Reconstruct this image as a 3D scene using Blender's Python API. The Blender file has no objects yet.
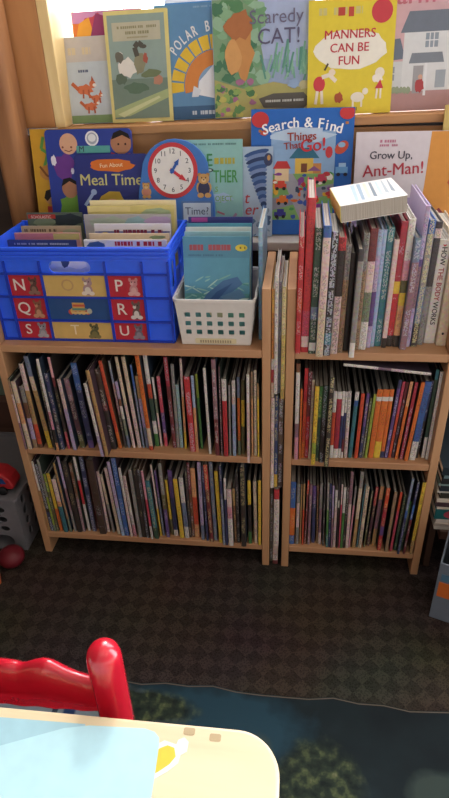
import bpy, bmesh, math, random
from mathutils import Matrix, Vector, Euler

random.seed(7)
SC = bpy.context.scene
COL = SC.collection
R = math.radians

# ------------------------------------------------------------------ materials
def lin(h):
    h = h.lstrip('#')
    out = []
    for i in (0, 2, 4):
        c = int(h[i:i + 2], 16) / 255
        out.append(c / 12.92 if c <= .04045 else ((c + .055) / 1.055) ** 2.4)
    return (*out, 1)

_M = {}
def new_mat(name):
    m = bpy.data.materials.new(name)
    m.use_nodes = True
    nt = m.node_tree
    return m, nt, nt.nodes['Principled BSDF']

def mat(h, rough=.5, spec=.4, metal=0, name=None, coat=0, trans=0):
    key = (h, rough, spec, metal, coat, trans)
    if key in _M:
        return _M[key]
    m, nt, b = new_mat(name or 'paint_' + h.strip('#'))
    nz = nt.nodes.new('ShaderNodeTexNoise'); nz.inputs['Scale'].default_value = 60; nz.inputs['Detail'].default_value = 2
    tc = nt.nodes.new('ShaderNodeTexCoord'); nt.links.new(tc.outputs['Object'], nz.inputs['Vector'])
    mx = nt.nodes.new('ShaderNodeMix'); mx.data_type = 'RGBA'
    c = lin(h)
    mx.inputs[6].default_value = tuple(x * .92 for x in c[:3]) + (1,)
    mx.inputs[7].default_value = tuple(min(1, x * 1.08) for x in c[:3]) + (1,)
    nt.links.new(nz.outputs['Fac'], mx.inputs[0]); nt.links.new(mx.outputs[2], b.inputs['Base Color'])
    b.inputs['Roughness'].default_value = rough
    b.inputs['Specular IOR Level'].default_value = spec
    b.inputs['Metallic'].default_value = metal
    b.inputs['Coat Weight'].default_value = coat
    _M[key] = m
    return m

def wood(name, a, b_, scale=(4, 4, 40), rough=.5, axis=None):
    m, nt, b = new_mat(name)
    tc = nt.nodes.new('ShaderNodeTexCoord')
    mp = nt.nodes.new('ShaderNodeMapping'); mp.inputs['Scale'].default_value = scale
    nz = nt.nodes.new('ShaderNodeTexNoise'); nz.inputs['Scale'].default_value = 3; nz.inputs['Detail'].default_value = 6; nz.inputs['Distortion'].default_value = .6
    rp = nt.nodes.new('ShaderNodeValToRGB')
    rp.color_ramp.elements[0].position = .3; rp.color_ramp.elements[0].color = lin(a)
    rp.color_ramp.elements[1].position = .7; rp.color_ramp.elements[1].color = lin(b_)
    nt.links.new(tc.outputs['Object'], mp.inputs['Vector']); nt.links.new(mp.outputs[0], nz.inputs['Vector'])
    nt.links.new(nz.outputs['Fac'], rp.inputs[0]); nt.links.new(rp.outputs[0], b.inputs['Base Color'])
    b.inputs['Roughness'].default_value = rough
    return m

def dull(h, k=.16):
    c, g = lin(h), lin('#8c7a6c')
    return (*[c[i] * (1 - k) + g[i] * k for i in range(3)], 1)

def lum(h):
    c = lin(h)
    return .3 * c[0] + .6 * c[1] + .1 * c[2]

def spine_mat(bands, h, t, marks, seed, rough=.42):
    """printed cover: colour bands up the spine with a column of small print on it"""
    m, nt, b = new_mat('printed_cover')
    N, L = nt.nodes, nt.links
    tc = N.new('ShaderNodeTexCoord'); sp = N.new('ShaderNodeSeparateXYZ'); L.new(tc.outputs['Object'], sp.inputs[0])
    dv = N.new('ShaderNodeMath'); dv.operation = 'DIVIDE'; dv.inputs[1].default_value = -h; L.new(sp.outputs['Z'], dv.inputs[0])
    ad = N.new('ShaderNodeMath'); ad.operation = 'ADD'; ad.inputs[1].default_value = 1; L.new(dv.outputs[0], ad.inputs[0])
    rp = N.new('ShaderNodeValToRGB'); cr = rp.color_ramp; cr.interpolation = 'CONSTANT'
    pos = 0
    parsed = []
    for s in bands.split(','):
        q = s.split(':')
        parsed.append((pos, q[0])); pos = float(q[1]) if len(q) > 1 else 1
    cr.elements[0].position = 0; cr.elements[0].color = dull(parsed[0][1])
    if len(parsed) > 1:
        cr.elements[1].position = parsed[1][0]; cr.elements[1].color = dull(parsed[1][1])
        for p, c in parsed[2:]:
            e = cr.elements.new(p); e.color = dull(c)
    else:
        cr.elements[1].color = dull(parsed[0][1])
    L.new(ad.outputs[0], rp.inputs[0])
    # mottled print
    mp = N.new('ShaderNodeMapping'); mp.inputs['Location'].default_value = (seed * 1.7, seed, seed * .37); mp.inputs['Scale'].default_value = (420, 60, 330)
    L.new(tc.outputs['Object'], mp.inputs[0])
    nz = N.new('ShaderNodeTexNoise'); nz.inputs['Scale'].default_value = 1; nz.inputs['Detail'].default_value = 1.5; L.new(mp.outputs[0], nz.inputs[0])
    th = N.new('ShaderNodeMath'); th.operation = 'GREATER_THAN'; th.inputs[1].default_value = .58 - .1 * marks; L.new(nz.outputs['Fac'], th.inputs[0])
    mp2 = N.new('ShaderNodeMapping'); mp2.inputs['Location'].default_value = (0, 0, seed * 2.3); mp2.inputs['Scale'].default_value = (0, 0, 22); L.new(tc.outputs['Object'], mp2.inputs[0])
    nz2 = N.new('ShaderNodeTexNoise'); nz2.inputs['Scale'].default_value = 1; nz2.inputs['Detail'].default_value = 0; L.new(mp2.outputs[0], nz2.inputs[0])
    th2 = N.new('ShaderNodeMath'); th2.operation = 'GREATER_THAN'; th2.inputs[1].default_value = .62 - .25 * marks; L.new(nz2.outputs['Fac'], th2.inputs[0])
    ab = N.new('ShaderNodeMath'); ab.operation = 'ABSOLUTE'; L.new(sp.outputs['X'], ab.inputs[0])
    lt = N.new('ShaderNodeMath'); lt.operation = 'LESS_THAN'; lt.inputs[1].default_value = t * .33; L.new(ab.outputs[0], lt.inputs[0])
    m1 = N.new('ShaderNodeMath'); m1.operation = 'MULTIPLY'; L.new(th.outputs[0], m1.inputs[0]); L.new(th2.outputs[0], m1.inputs[1])
    m2 = N.new('ShaderNodeMath'); m2.operation = 'MULTIPLY'; L.new(m1.outputs[0], m2.inputs[0]); L.new(lt.outputs[0], m2.inputs[1])
    m3 = N.new('ShaderNodeMath'); m3.operation = 'MULTIPLY'; m3.inputs[1].default_value = .2 + .33 * marks if marks > .12 else 0; L.new(m2.outputs[0], m3.inputs[0])
    mx = N.new('ShaderNodeMix'); mx.data_type = 'RGBA'
    avg = sum(lum(c) for _, c in parsed) / len(parsed)
    mx.inputs[7].default_value = lin(random.choice(['#2a2226', '#4a2a2a', '#28304a']) if avg > .22 else random.choice(['#e8e2d8', '#e6d9a0', '#d8dce8']))
    L.new(m3.outputs[0], mx.inputs[0]); L.new(rp.outputs[0], mx.inputs[6]); L.new(mx.outputs[2], b.inputs['Base Color'])
    nz3 = N.new('ShaderNodeTexNoise'); nz3.inputs['Scale'].default_value = 150; nz3.inputs['Detail'].default_value = 3; L.new(tc.outputs['Object'], nz3.inputs['Vector'])
    mx3 = N.new('ShaderNodeMix'); mx3.data_type = 'RGBA'; mx3.blend_type = 'OVERLAY'; mx3.inputs[0].default_value = .5
    L.new(mx.outputs[2], mx3.inputs[6]); L.new(nz3.outputs['Color'], mx3.inputs[7]); L.new(mx3.outputs[2], b.inputs['Base Color'])
    b.inputs['Roughness'].default_value = rough
    b.inputs['Specular IOR Level'].default_value = .3
    return m

def pages_mat():
    m, nt, b = new_mat('paper_edges')
    N, L = nt.nodes, nt.links
    tc = N.new('ShaderNodeTexCoord'); mp = N.new('ShaderNodeMapping'); mp.inputs['Scale'].default_value = (1400, 3, 3); L.new(tc.outputs['Object'], mp.inputs[0])
    nz = N.new('ShaderNodeTexNoise'); nz.inputs['Scale'].default_value = 1; L.new(mp.outputs[0], nz.inputs[0])
    rp = N.new('ShaderNodeValToRGB'); rp.color_ramp.elements[0].color = lin('#6d665c'); rp.color_ramp.elements[1].color = lin('#c4bdb0'); rp.color_ramp.elements[0].position = .3; rp.color_ramp.elements[1].position = .6
    L.new(nz.outputs['Fac'], rp.inputs[0]); L.new(rp.outputs[0], b.inputs['Base Color'])
    b.inputs['Roughness'].default_value = .85
    return m
PAGES = pages_mat()

# ------------------------------------------------------------------ mesh helpers
class MB:
    def __init__(s): s.v = []; s.f = []; s.m = []; s.mats = []; s.sm = []
    def mi(s, m):
        if m not in s.mats: s.mats.append(m)
        return s.mats.index(m)
    def face(s, pts, m, smooth=False):
        b = len(s.v); s.v += [tuple(p) for p in pts]; s.f.append(tuple(range(b, b + len(pts)))); s.m.append(s.mi(m)); s.sm.append(smooth)
    def box(s, x0, y0, z0, x1, y1, z1, m, M=None):
        b = len(s.v)
        P = [(x0, y0, z0), (x1, y0, z0), (x1, y1, z0), (x0, y1, z0), (x0, y0, z1), (x1, y0, z1), (x1, y1, z1), (x0, y1, z1)]
        if M: P = [tuple(M @ Vector(p)) for p in P]
        s.v += P
        for q in ((0, 3, 2, 1), (4, 5, 6, 7), (0, 1, 5, 4), (1, 2, 6, 5), (2, 3, 7, 6), (3, 0, 4, 7)):
            s.f.append(tuple(b + i for i in q)); s.m.append(s.mi(m)); s.sm.append(False)
    def prism(s, pts, a, b_, m, axis='y', smooth=False):
        """extrude a 2-D outline; axis y: outline in xz, axis z: outline in xy, axis x: outline in yz"""
        def P(u, v, w): return (u, w, v) if axis == 'y' else (u, v, w) if axis == 'z' else (w, u, v)
        n = len(pts); b = len(s.v)
        s.v += [P(u, v, a) for u, v in pts] + [P(u, v, b_) for u, v in pts]
        k = s.mi(m)
        s.f.append(tuple(range(b, b + n))); s.f.append(tuple(range(b + 2 * n - 1, b + n - 1, -1))); s.m += [k, k]; s.sm += [False, False]
        for i in range(n):
            j = (i + 1) % n
            s.f.append((b + i, b + n + i, b + n + j, b + j)); s.m.append(k); s.sm.append(smooth)
    def lathe(s, prof, m, n=24, M=None):
        rings = []
        for r, z in prof:
            b = len(s.v)
            for i in range(n):
                a = 2 * math.pi * i / n
                p = Vector((r * math.cos(a), r * math.sin(a), z)); p = M @ p if M else p
                s.v.append(tuple(p))
            rings.append(b)
        k = s.mi(m)
        for a, b in zip(rings, rings[1:]):
            for i in range(n):
                j = (i + 1) % n
                s.f.append((a + i, a + j, b + j, b + i)); s.m.append(k); s.sm.append(True)
        s.f.append(tuple(rings[0] + i for i in range(n - 1, -1, -1))); s.m.append(k); s.sm.append(True)
        s.f.append(tuple(rings[-1] + i for i in range(n))); s.m.append(k); s.sm.append(True)
    def build(s, name, parent=None, bevel=0, seg=2, fix=True):
        me = bpy.data.meshes.new(name); me.from_pydata(s.v, [], s.f)
        for m in s.mats: me.materials.append(m)
        for p, k, q in zip(me.polygons, s.m, s.sm): p.material_index = k; p.use_smooth = q
        me.update()
        if fix:
            bm = bmesh.new(); bm.from_mesh(me); bmesh.ops.recalc_face_normals(bm, faces=bm.faces); bm.to_mesh(me); bm.free()
        o = bpy.data.objects.new(name, me); COL.objects.link(o)
        if parent: o.parent = parent
        if bevel:
            bv = o.modifiers.new('edge', 'BEVEL'); bv.width = bevel; bv.segments = seg; bv.limit_method = 'ANGLE'; bv.angle_limit = R(40)
        return o

def tag(o, label, cat, group=None, kind=None):
    o['label'] = label; o['category'] = cat
    if group: o['group'] = group
    if kind: o['kind'] = kind
    return o
def struct(o):
    o['kind'] = 'structure'; return o
def empty(name, loc, rz=0):
    o = bpy.data.objects.new(name, None); COL.objects.link(o); o.location = loc; o.rotation_euler = (0, 0, rz); return o

def curve_mesh(cu):
    o = bpy.data.objects.new('tmp', cu); COL.objects.link(o)
    bpy.context.view_layer.update()
    dg = bpy.context.evaluated_depsgraph_get()
    me = bpy.data.meshes.new_from_object(o.evaluated_get(dg), depsgraph=dg)
    COL.objects.unlink(o); bpy.data.objects.remove(o); bpy.data.curves.remove(cu)
    return me

def text_mesh(s, size, bold=.0, shear=0, spacing=1):
    cu = bpy.data.curves.new('t', 'FONT'); cu.body = s; cu.size = size; cu.align_x = 'CENTER'; cu.align_y = 'CENTER'
    cu.shear = shear; cu.space_character = spacing; cu.resolution_u = 3
    me = curve_mesh(cu)
    if bold > .008:          # heavier strokes: the same outline doubled a hair to either side
        bm = bmesh.new(); bm.from_mesh(me); n = len(bm.verts)
        for dx, dy, dz in ((.7, .3, .00004), (-.7, -.3, .00008)):
            g = bmesh.ops.duplicate(bm, geom=[v for v in bm.verts[:n]] + [f for f in bm.faces if all(v.index < n for v in f.verts)])
            bmesh.ops.translate(bm, vec=(dx * bold * size, dy * bold * size, dz), verts=[v for v in g['geom'] if isinstance(v, bmesh.types.BMVert)])
            bm.verts.index_update(); bm.verts.ensure_lookup_table()
        bm.to_mesh(me); bm.free()
    return me

def lettering(s, size, color, parent, x, z, y=-.0015, bold=.012, rot=0, wide=1, name='title_lettering', face='front', spacing=1, shear=0):
    """flat printed letters lying on an upright face (front: facing -y)"""
    y = ART_Y.get(parent.name, y)
    me = text_mesh(s, size, bold, shear, spacing)
    me.name = name
    M = Matrix.Rotation(R(90), 4, 'X') @ Matrix.Rotation(rot, 4, 'Z') @ Matrix.Scale(wide, 4, (1, 0, 0))
    me.transform(M)
    me.materials.clear(); me.materials.append(mat(color, .6))
    o = bpy.data.objects.new(name, me); COL.objects.link(o); o.parent = parent; o.location = (x, y, z)
    return o

def plate(outer, holes, thick, m, name, M=None, parent=None, bevel=0):
    """a flat sheet with holes in it: outlines in 2-D, placed by M (local xy plane, thickness along z)"""
    cu = bpy.data.curves.new('p', 'CURVE'); cu.dimensions = '2D'; cu.fill_mode = 'BOTH'; cu.extrude = thick / 2
    for pts in [outer] + holes:
        sp = cu.splines.new('POLY'); sp.points.add(len(pts) - 1); sp.use_cyclic_u = True
        for p, q in zip(sp.points, pts): p.co = (q[0], q[1], 0, 1)
    me = curve_mesh(cu); me.name = name
    if M: me.transform(M)
    me.materials.clear(); me.materials.append(m)
    for p in me.polygons: p.use_smooth = False
    o = bpy.data.objects.new(name, me); COL.objects.link(o)
    if parent: o.parent = parent
    return o

def rrect(x0, y0, x1, y1, r, n=5):
    pts = []
    for cx, cy, a0 in ((x1 - r, y1 - r, 0), (x0 + r, y1 - r, 90), (x0 + r, y0 + r, 180), (x1 - r, y0 + r, 270)):
        for i in range(n + 1):
            a = R(a0 + 90 * i / n); pts.append((cx + r * math.cos(a), cy + r * math.sin(a)))
    return pts
def ellipse(cx, cy, rx, ry, n=18, rot=0):
    out = []
    for i in range(n):
        a = 2 * math.pi * i / n
        x, y = rx * math.cos(a), ry * math.sin(a)
        out.append((cx + x * math.cos(rot) - y * math.sin(rot), cy + x * math.sin(rot) + y * math.cos(rot)))
    return out

FRONT = Matrix.Rotation(R(90), 4, 'X')          # local xy -> world xz, normal towards -y

# ------------------------------------------------------------------ books
def spine_book(name, h, t, d, cover, pages=None, hard=False, side=None):
    """a book with its spine towards -y: cover wrapped round a block of pages. Origin: foot of the spine."""
    mb = MB()
    c = min(.0016 if hard else .0007, t * .22)
    bow = min(.0015, t * .18)
    n = 5
    outer = [(-t / 2, d)] + [(-t / 2, bow)] + [(-t / 2 * math.cos(math.pi * i / n), bow * (1 - math.sin(math.pi * i / n))) for i in range(1, n)] + [(t / 2, bow), (t / 2, d)]
    inner = [(t / 2 - c, d), (t / 2 - c, bow + c), (-t / 2 + c, bow + c), (-t / 2 + c, d)]
    # walls built as one extruded outline
    pts = outer + inner
    k = len(pts); b = len(mb.v)
    mb.v += [(x, y, 0) for x, y in pts] + [(x, y, h) for x, y in pts]
    mi = mb.mi(cover)
    for i in range(k):
        j = (i + 1) % k
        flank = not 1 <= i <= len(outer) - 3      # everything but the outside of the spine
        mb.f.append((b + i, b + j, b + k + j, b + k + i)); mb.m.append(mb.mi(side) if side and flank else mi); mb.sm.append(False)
    no = len(outer)
    i0, i1, i2, i3 = no, no + 1, no + 2, no + 3
    for off in (0, k):
        mb.f.append((b + off, b + off + i3, b + off + i2, b + off + 1)); mb.f.append((b + off + no - 1, b + off + no - 2, b + off + i1, b + off + i0))
        mb.f.append(tuple(b + off + i for i in list(range(1, no - 1)) + [i1, i2]))
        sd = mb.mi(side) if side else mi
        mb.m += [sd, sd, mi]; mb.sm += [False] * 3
    o = empty(name, (0, 0, 0)); mb.build('cover', o)
    e = .0045 if hard else .003
    pg = MB(); pg.box(-t / 2 + c + .0001, bow + c + .0001, e, t / 2 - c - .0001, d - e, h - e, pages or PAGES)
    pg.build('pages', o)
    return o

ART_Y = {}
class Art:
    """printed artwork on an upright cover: flat inked shapes, u to the side 0..1, v up 0..1"""
    def __init__(s, W, H): s.W = W; s.H = H; s.mb = MB(); s.k = 0
    def poly(s, pts, c, rough=.5):
        s.k += 1
        q = [((min(max(u, .005), .995) - .5) * s.W, -.00025 - .00002 * s.k, min(max(v, .005), .995) * s.H) for u, v in pts]
        s.mb.face(q, mat(c, rough, .3))
    def rect(s, a, b, c, d, col): s.poly([(a, b), (c, b), (c, d), (a, d)], col)
    def ell(s, u, v, ru, rv, col, n=20, rot=0):
        asp = s.W / s.H
        s.poly([(p[0], p[1]) for p in ellipse(u, v, ru, rv, n, rot)], col)
    def blob(s, u, v, ru, rv, col, seed=0, n=14, amp=.25):
        rr = random.Random(seed)
        s.poly([(u + ru * (1 + rr.uniform(-amp, amp)) * math.cos(2 * math.pi * i / n), v + rv * (1 + rr.uniform(-amp, amp)) * math.sin(2 * math.pi * i / n)) for i in range(n)], col)
    def line(s, pts, w, col):
        for (a, b), (c, d) in zip(pts, pts[1:]):
            dx, dy = (c - a) * s.W, (d - b) * s.H; l = math.hypot(dx, dy) or 1
            nx, ny = -dy / l * w / 2, dx / l * w / 2
            s.poly([(a + nx / s.W, b + ny / s.H), (c + nx / s.W, d + ny / s.H), (c - nx / s.W, d - ny / s.H), (a - nx / s.W, b - ny / s.H)], col)
    def build(s, parent, name='cover_print'):
        ART_Y[parent.name] = -.0003 - .00002 * s.k
        return s.mb.build(name, parent, fix=False)

def face_book(name, W, H, T, loc, lean=0, rz=0, cover='#ffffff', label='', cat='book', group=None, board=False, r=.004, roll=0, pages=True):
    """a book stood up with its front cover towards -y, origin at the foot of the front cover"""
    mb = MB(); cm = mat(cover, .42, .35)
    if board:
        mb.prism(rrect(-W / 2, 0, W / 2, H, r * 2.5), 0, T, cm)
    else:
        c = .0012
        mb.box(-W / 2, 0, 0, W / 2, c, H, cm); mb.box(-W / 2, T - c, 0, W / 2, T, H, cm); mb.box(-W / 2, c, 0, -W / 2 + c, T - c, H, cm)
    o = empty(name, (0, 0, 0)); mb.build('board' if board else 'cover', o)
    if pages and not board:
        pg = MB(); pg.box(-W / 2 + .0014, .0013, .002, W / 2 - .002, T - .0013, H - .002, PAGES_UP); pg.build('pages', o)
    o.rotation_mode = 'XYZ'
    o.rotation_euler = (-lean, roll, rz); o.location = loc
    return tag(o, label, cat, group)
PAGES_UP = mat('#ece8de', .85, .2, name='paper_block')
BOOK_ROWS = {
 'L1': (0.345, [
  ('faded pink book standing first on the wide bookcase upper row', 0.0211, -0.007, 0.0, 0.191, 0.0052, '#a08264:.2,#e0c6c0:.6,#8d6a76', 0.5),
  ('flecked cream book right of the faded pink one, wide bookcase upper row', 0.031, -0.006, -0.0069, 0.185, 0.0105, '#dcc9ae:.3,#e2a472:.6,#dcc9ae', 0.5),
  ('brown and mauve book right of the flecked cream one, wide bookcase upper row', 0.042, 0.001, 0.0026, 0.169, 0.0105, '#8f8e8a:.25,#704a32:.5,#b8a8ca:.85,#a08264', 0.5),
  ('tan and rust book right of the brown and mauve one, wide bookcase upper row', 0.054, 0.002, -0.0018, 0.226, 0.0105, '#e0c6c0:.3,#b8935f:.7,#cf4a2a:.95,#704a32', 0.5),
  ('blue-topped yellowish book right of the tan and rust one, wide bookcase upper row', 0.078, 0.003, -0.041, 0.2442, 0.0105, '#70809a:.2,#dcc9ae:.35,#b8935f:.8,#e6c23c', 0.5),
  ('olive-black book right of the blue-topped yellowish one, wide bookcase upper row', 0.092, -0.005, 0.0076, 0.229, 0.0038, '#5c5c34:.4,#17171b', 0.5),
  ('tall white-pink book right of the olive-black one, wide bookcase upper row', 0.101, -0.008, -0.0089, 0.244, 0.0064, '#e2ddd6:.55,#dc98a8:.75,#17171b:.9,#e2a472', 0.5),
  ('dark navy lettered book right of the tall white-pink one, wide bookcase upper row', 0.11, -0.001, -0.0116, 0.206, 0.0093, '#1f3160:.5,#33343a:.8,#1f3160', 0.7),
  ('pink-topped black book right of the dark navy lettered one, wide bookcase upper row', 0.124, 0.003, -0.0165, 0.243, 0.0064, '#dc98a8:.2,#6c1f2c:.3,#17171b:.8,#c4455f', 0.5),
  ('pale lavender book right of the pink-topped black one, wide bookcase upper row', 0.14, -0.002, -0.026, 0.1921, 0.0087, '#e0c6c0:.4,#b8a8ca', 0.5),
  ('dark plum patterned book right of the pale lavender one, wide bookcase upper row', 0.156, 0.009, -0.0478, 0.1882, 0.0122, '#8d6a76:.3,#482838:.8,#5c5c34', 0.6),
  ('tall deep blue book right of the dark plum patterned one, wide bookcase upper row', 0.177, 0.01, -0.0308, 0.2271, 0.014, '#2c62a8:.3,#1f3160:.9,#5c4484', 0.5),
  ('speckled white book right of the tall deep blue one, wide bookcase upper row', 0.213, -0.022, -0.0564, 0.1953, 0.007, '#e2ddd6:.7,#b8a8ca', 0.5),
  ('thin tan book right of the speckled white one, wide bookcase upper row', 0.2221, -0.017, -0.0532, 0.2243, 0.0087, '#b8935f', 0.5),
  ('dark maroon-black book right of the thin tan one, wide bookcase upper row', 0.2329, 0.008, -0.0532, 0.2143, 0.0116, '#35241d:.4,#6c1f2c:.5,#17171b', 0.5),
  ('tall red-orange book right of the dark maroon-black one, wide bookcase upper row', 0.247, 0.012, -0.0711, 0.2336, 0.0081, '#cf4a2a:.8,#dc7028', 0.5),
  ('blue-grey topped purple book right of the tall red-orange one, wide bookcase upper row', 0.259, 0.016, -0.0411, 0.2322, 0.0047, '#70809a:.25,#8d6a76:.6,#33343a', 0.5),
  ('lilac-white-green book right of the blue-grey topped purple one, wide bookcase upper row', 0.267, 0.017, -0.0504, 0.1792, 0.0064, '#b8a8ca:.25,#704a32:.35,#e2ddd6:.55,#7a8a70:.8,#70809a', 0.5),
  ('cream-pink book right of the lilac-white-green one, wide bookcase upper row', 0.279, 0.017, -0.0539, 0.2414, 0.007, '#dcc9ae:.5,#e0c6c0', 0.5),
  ('wide pale cream book right of the cream-pink one, wide bookcase upper row', 0.292, 0.018, -0.0456, 0.2413, 0.0087, '#dcc9ae:.4,#e0c6c0', 0.5),
  ('thin blue-grey book right of the wide pale cream one, wide bookcase upper row', 0.302, 0.019, -0.027, 0.2221, 0.0047, '#2c62a8:.3,#70809a', 0.5),
  ('flecked tan book right of the thin blue-grey one, wide bookcase upper row', 0.311, 0.02, -0.0309, 0.1941, 0.0079, '#b8935f:.3,#b8a8ca:.7,#70809a', 0.5),
  ('tall orange book right of the flecked tan one, wide bookcase upper row', 0.322, 0.011, -0.0321, 0.2488, 0.0093, '#dc7028:.75,#dcc9ae:.95,#cf4a2a', 0.5),
  ('white-red-green book right of the tall orange one, wide bookcase upper row', 0.333, 0.027, -0.0247, 0.2431, 0.0093, '#e2ddd6:.3,#cf4a2a:.45,#1d4a3a:.7,#e2ddd6:.85,#3f8040', 0.5),
  ('thin white and green book right of the white-red-green one, wide bookcase upper row', 0.343, 0.028, -0.0214, 0.187, 0.0047, '#e2ddd6:.3,#7a8a70:.5,#e0c6c0', 0.5),
  ('rose and violet book right of the thin white and green one, wide bookcase upper row', 0.354, 0.029, -0.0159, 0.189, 0.0079, '#c4455f:.5,#5c4484:.8,#c4455f', 0.5),
  ('magenta-topped dark red book right of the rose and violet one, wide bookcase upper row', 0.3753, 0.024, -0.013, 0.24, 0.0087, '#a8203c:.3,#6c1f2c', 0.5),
  ('silver-grey book right of the magenta-topped dark red one, wide bookcase upper row', 0.3837, 0.025, 0.0095, 0.223, 0.007, '#8f8e8a', 0.5),
  ('pale teal book right of the silver-grey one, wide bookcase upper row', 0.392, 0.025, 0.0061, 0.171, 0.007, '#9cc0c2', 0.5),
  ('thin white and salmon book right of the pale teal one, wide bookcase upper row', 0.402, 0.023, 0.0168, 0.238, 0.0052, '#e0c6c0:.4,#e2a472:.8,#e6c23c', 0.5),
  ('bright red lettered book right of the thin white and salmon one, wide bookcase upper row', 0.4209, 0.012, -0.0145, 0.2, 0.0131, '#c02230', 0.8),
  ('pale blue and peach book right of the bright red lettered one, wide bookcase upper row', 0.4311, 0.012, -0.002, 0.203, 0.0061, '#a4b8d6:.4,#e2a472', 0.5),
  ('grass-green book right of the pale blue and peach one, wide bookcase upper row', 0.44, 0.025, -0.0136, 0.2, 0.0058, '#94a83c:.3,#3f8040', 0.5),
  ('slim cream book right of the grass-green one, wide bookcase upper row', 0.462, 0.006, -0.0133, 0.226, 0.0058, '#e2ddd6', 0.5),
  ('tall mauve-rose book right of the slim cream one, wide bookcase upper row', 0.48, 0.001, 0.0, 0.249, 0.0093, '#8d6a76:.6,#6c1f2c', 0.7),
  ('dark purple book right of the tall mauve-rose one, wide bookcase upper row', 0.49, 0.001, 0.0086, 0.233, 0.0035, '#482838', 0.5),
  ('white-topped red book right of the dark purple one, wide bookcase upper row', 0.5, -0.001, 0.0049, 0.203, 0.0099, '#e2ddd6:.26,#c02230', 0.5),
  ('narrow grey book right of the white-topped red one, wide bookcase upper row', 0.509, 0.003, 0.016, 0.187, 0.0041, '#8f8e8a', 0.5),
  ('white-topped pale blue book right of the narrow grey one, wide bookcase upper row', 0.519, 0.003, 0.01, 0.199, 0.0076, '#e2ddd6:.2,#e0c6c0:.3,#a4b8d6', 0.5),
  ('blue-topped orange book right of the white-topped pale blue one, wide bookcase upper row', 0.53, 0.007, 0.0049, 0.205, 0.0058, '#70809a:.25,#dc7028:.8,#7a8a70', 0.5),
  ('olive and mustard book right of the blue-topped orange one, wide bookcase upper row', 0.538, 0.008, 0.0152, 0.197, 0.007, '#5c5c34:.25,#e6c23c:.6,#5c5c34', 0.5),
  ('pink-white book right of the olive and mustard one, wide bookcase upper row', 0.553, -0.021, 0.0044, 0.228, 0.0058, '#e2ddd6:.3,#e0c6c0', 0.5),
  ('beige book right of the pink-white one, wide bookcase upper row', 0.56, 0.006, 0.0, 0.22, 0.0041, '#a08264:.3,#e2a472', 0.5),
  ('rough cream book right of the beige one, wide bookcase upper row', 0.567, 0.007, 0.0, 0.223, 0.0058, '#dcc9ae', 0.8),
  ('short sand-yellow book right of the rough cream one, wide bookcase upper row', 0.574, 0.004, -0.0052, 0.193, 0.0038, '#b8935f:.2,#e6c23c', 0.5),
 ]),
 'L2': (0.0715, [
  ('thin white-edged tan book standing first on the wide bookcase lower row', 0.0224, 0.006, -0.0056, 0.2275, 0.0052, '#e2ddd6:.4,#b8935f', 0.5),
  ('speckled black book right of the thin white-edged tan one, wide bookcase lower row', 0.0305, 0.006, -0.0056, 0.2175, 0.0096, '#17171b:.7,#1f3160', 0.9),
  ('grey and lime book right of the speckled black one, wide bookcase lower row', 0.0388, 0.004, -0.0056, 0.2345, 0.0058, '#8f8e8a:.5,#94a83c:.9,#7a8a70', 0.5),
  ('slim moss-green book right of the grey and lime one, wide bookcase lower row', 0.0453, 0.006, -0.0056, 0.1895, 0.0061, '#94a83c:.3,#5c5c34', 0.5),
  ('straw-yellow book right of the slim moss-green one, wide bookcase lower row', 0.054, 0.008, -0.0088, 0.1905, 0.0087, '#e6c23c:.6,#dc7028', 0.5),
  ('salmon and teal book right of the straw-yellow one, wide bookcase lower row', 0.068, 0.004, -0.0114, 0.1755, 0.0114, '#e0c6c0:.4,#e2a472:.5,#2a7682', 0.5),
  ('tan and green book right of the salmon and teal one, wide bookcase lower row', 0.081, 0.005, -0.0221, 0.2266, 0.0058, '#b8935f:.4,#a08264:.8,#7a8a70', 0.5),
  ('tall mauve book right of the tan and green one, wide bookcase lower row', 0.092, 0.008, -0.0164, 0.2435, 0.0064, '#b8a8ca:.4,#8d6a76:.7,#8f8e8a', 0.5),
  ('near-black book right of the tall mauve one, wide bookcase lower row', 0.1042, 0.007, -0.0126, 0.2305, 0.0122, '#17171b', 0.3),
  ('brown and rose book right of the near-black one, wide bookcase lower row', 0.1148, 0.01, -0.0002, 0.2245, 0.0079, '#704a32:.5,#8d6a76', 0.5),
  ('red-middled white book right of the brown and rose one, wide bookcase lower row', 0.128, 0.014, -0.0083, 0.2405, 0.007, '#e2ddd6:.3,#c02230:.62,#e2ddd6', 0.5),
  ('navy lettered book right of the red-middled white one, wide bookcase lower row', 0.1418, 0.013, 0.0082, 0.2425, 0.0114, '#1f3160', 0.8),
  ('thin brown-red book right of the navy lettered one, wide bookcase lower row', 0.1502, 0.023, 0.0082, 0.1955, 0.0041, '#6c1f2c', 0.5),
  ('thick dark brown book right of the thin brown-red one, wide bookcase lower row', 0.1676, 0.005, -0.0052, 0.2395, 0.0175, '#35241d', 0.2),
  ('dusty pink book right of the thick dark brown one, wide bookcase lower row', 0.1804, 0.014, -0.0052, 0.1995, 0.007, '#e0c6c0', 0.5),
  ('cream and grey book right of the dusty pink one, wide bookcase lower row', 0.194, 0.013, -0.0363, 0.1916, 0.0065, '#dcc9ae:.5,#8f8e8a', 0.5),
  ('light beige book right of the cream and grey one, wide bookcase lower row', 0.21, 0.008, -0.0325, 0.2156, 0.0079, '#e0c6c0:.5,#dcc9ae', 0.5),
  ('pale lilac book right of the light beige one, wide bookcase lower row', 0.2218, 0.003, -0.0326, 0.2386, 0.0082, '#b8a8ca:.6,#a4b8d6', 0.5),
  ('cobalt blue book right of the pale lilac one, wide bookcase lower row', 0.2322, 0.004, -0.0207, 0.2493, 0.0114, '#2c62a8', 0.5),
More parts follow.
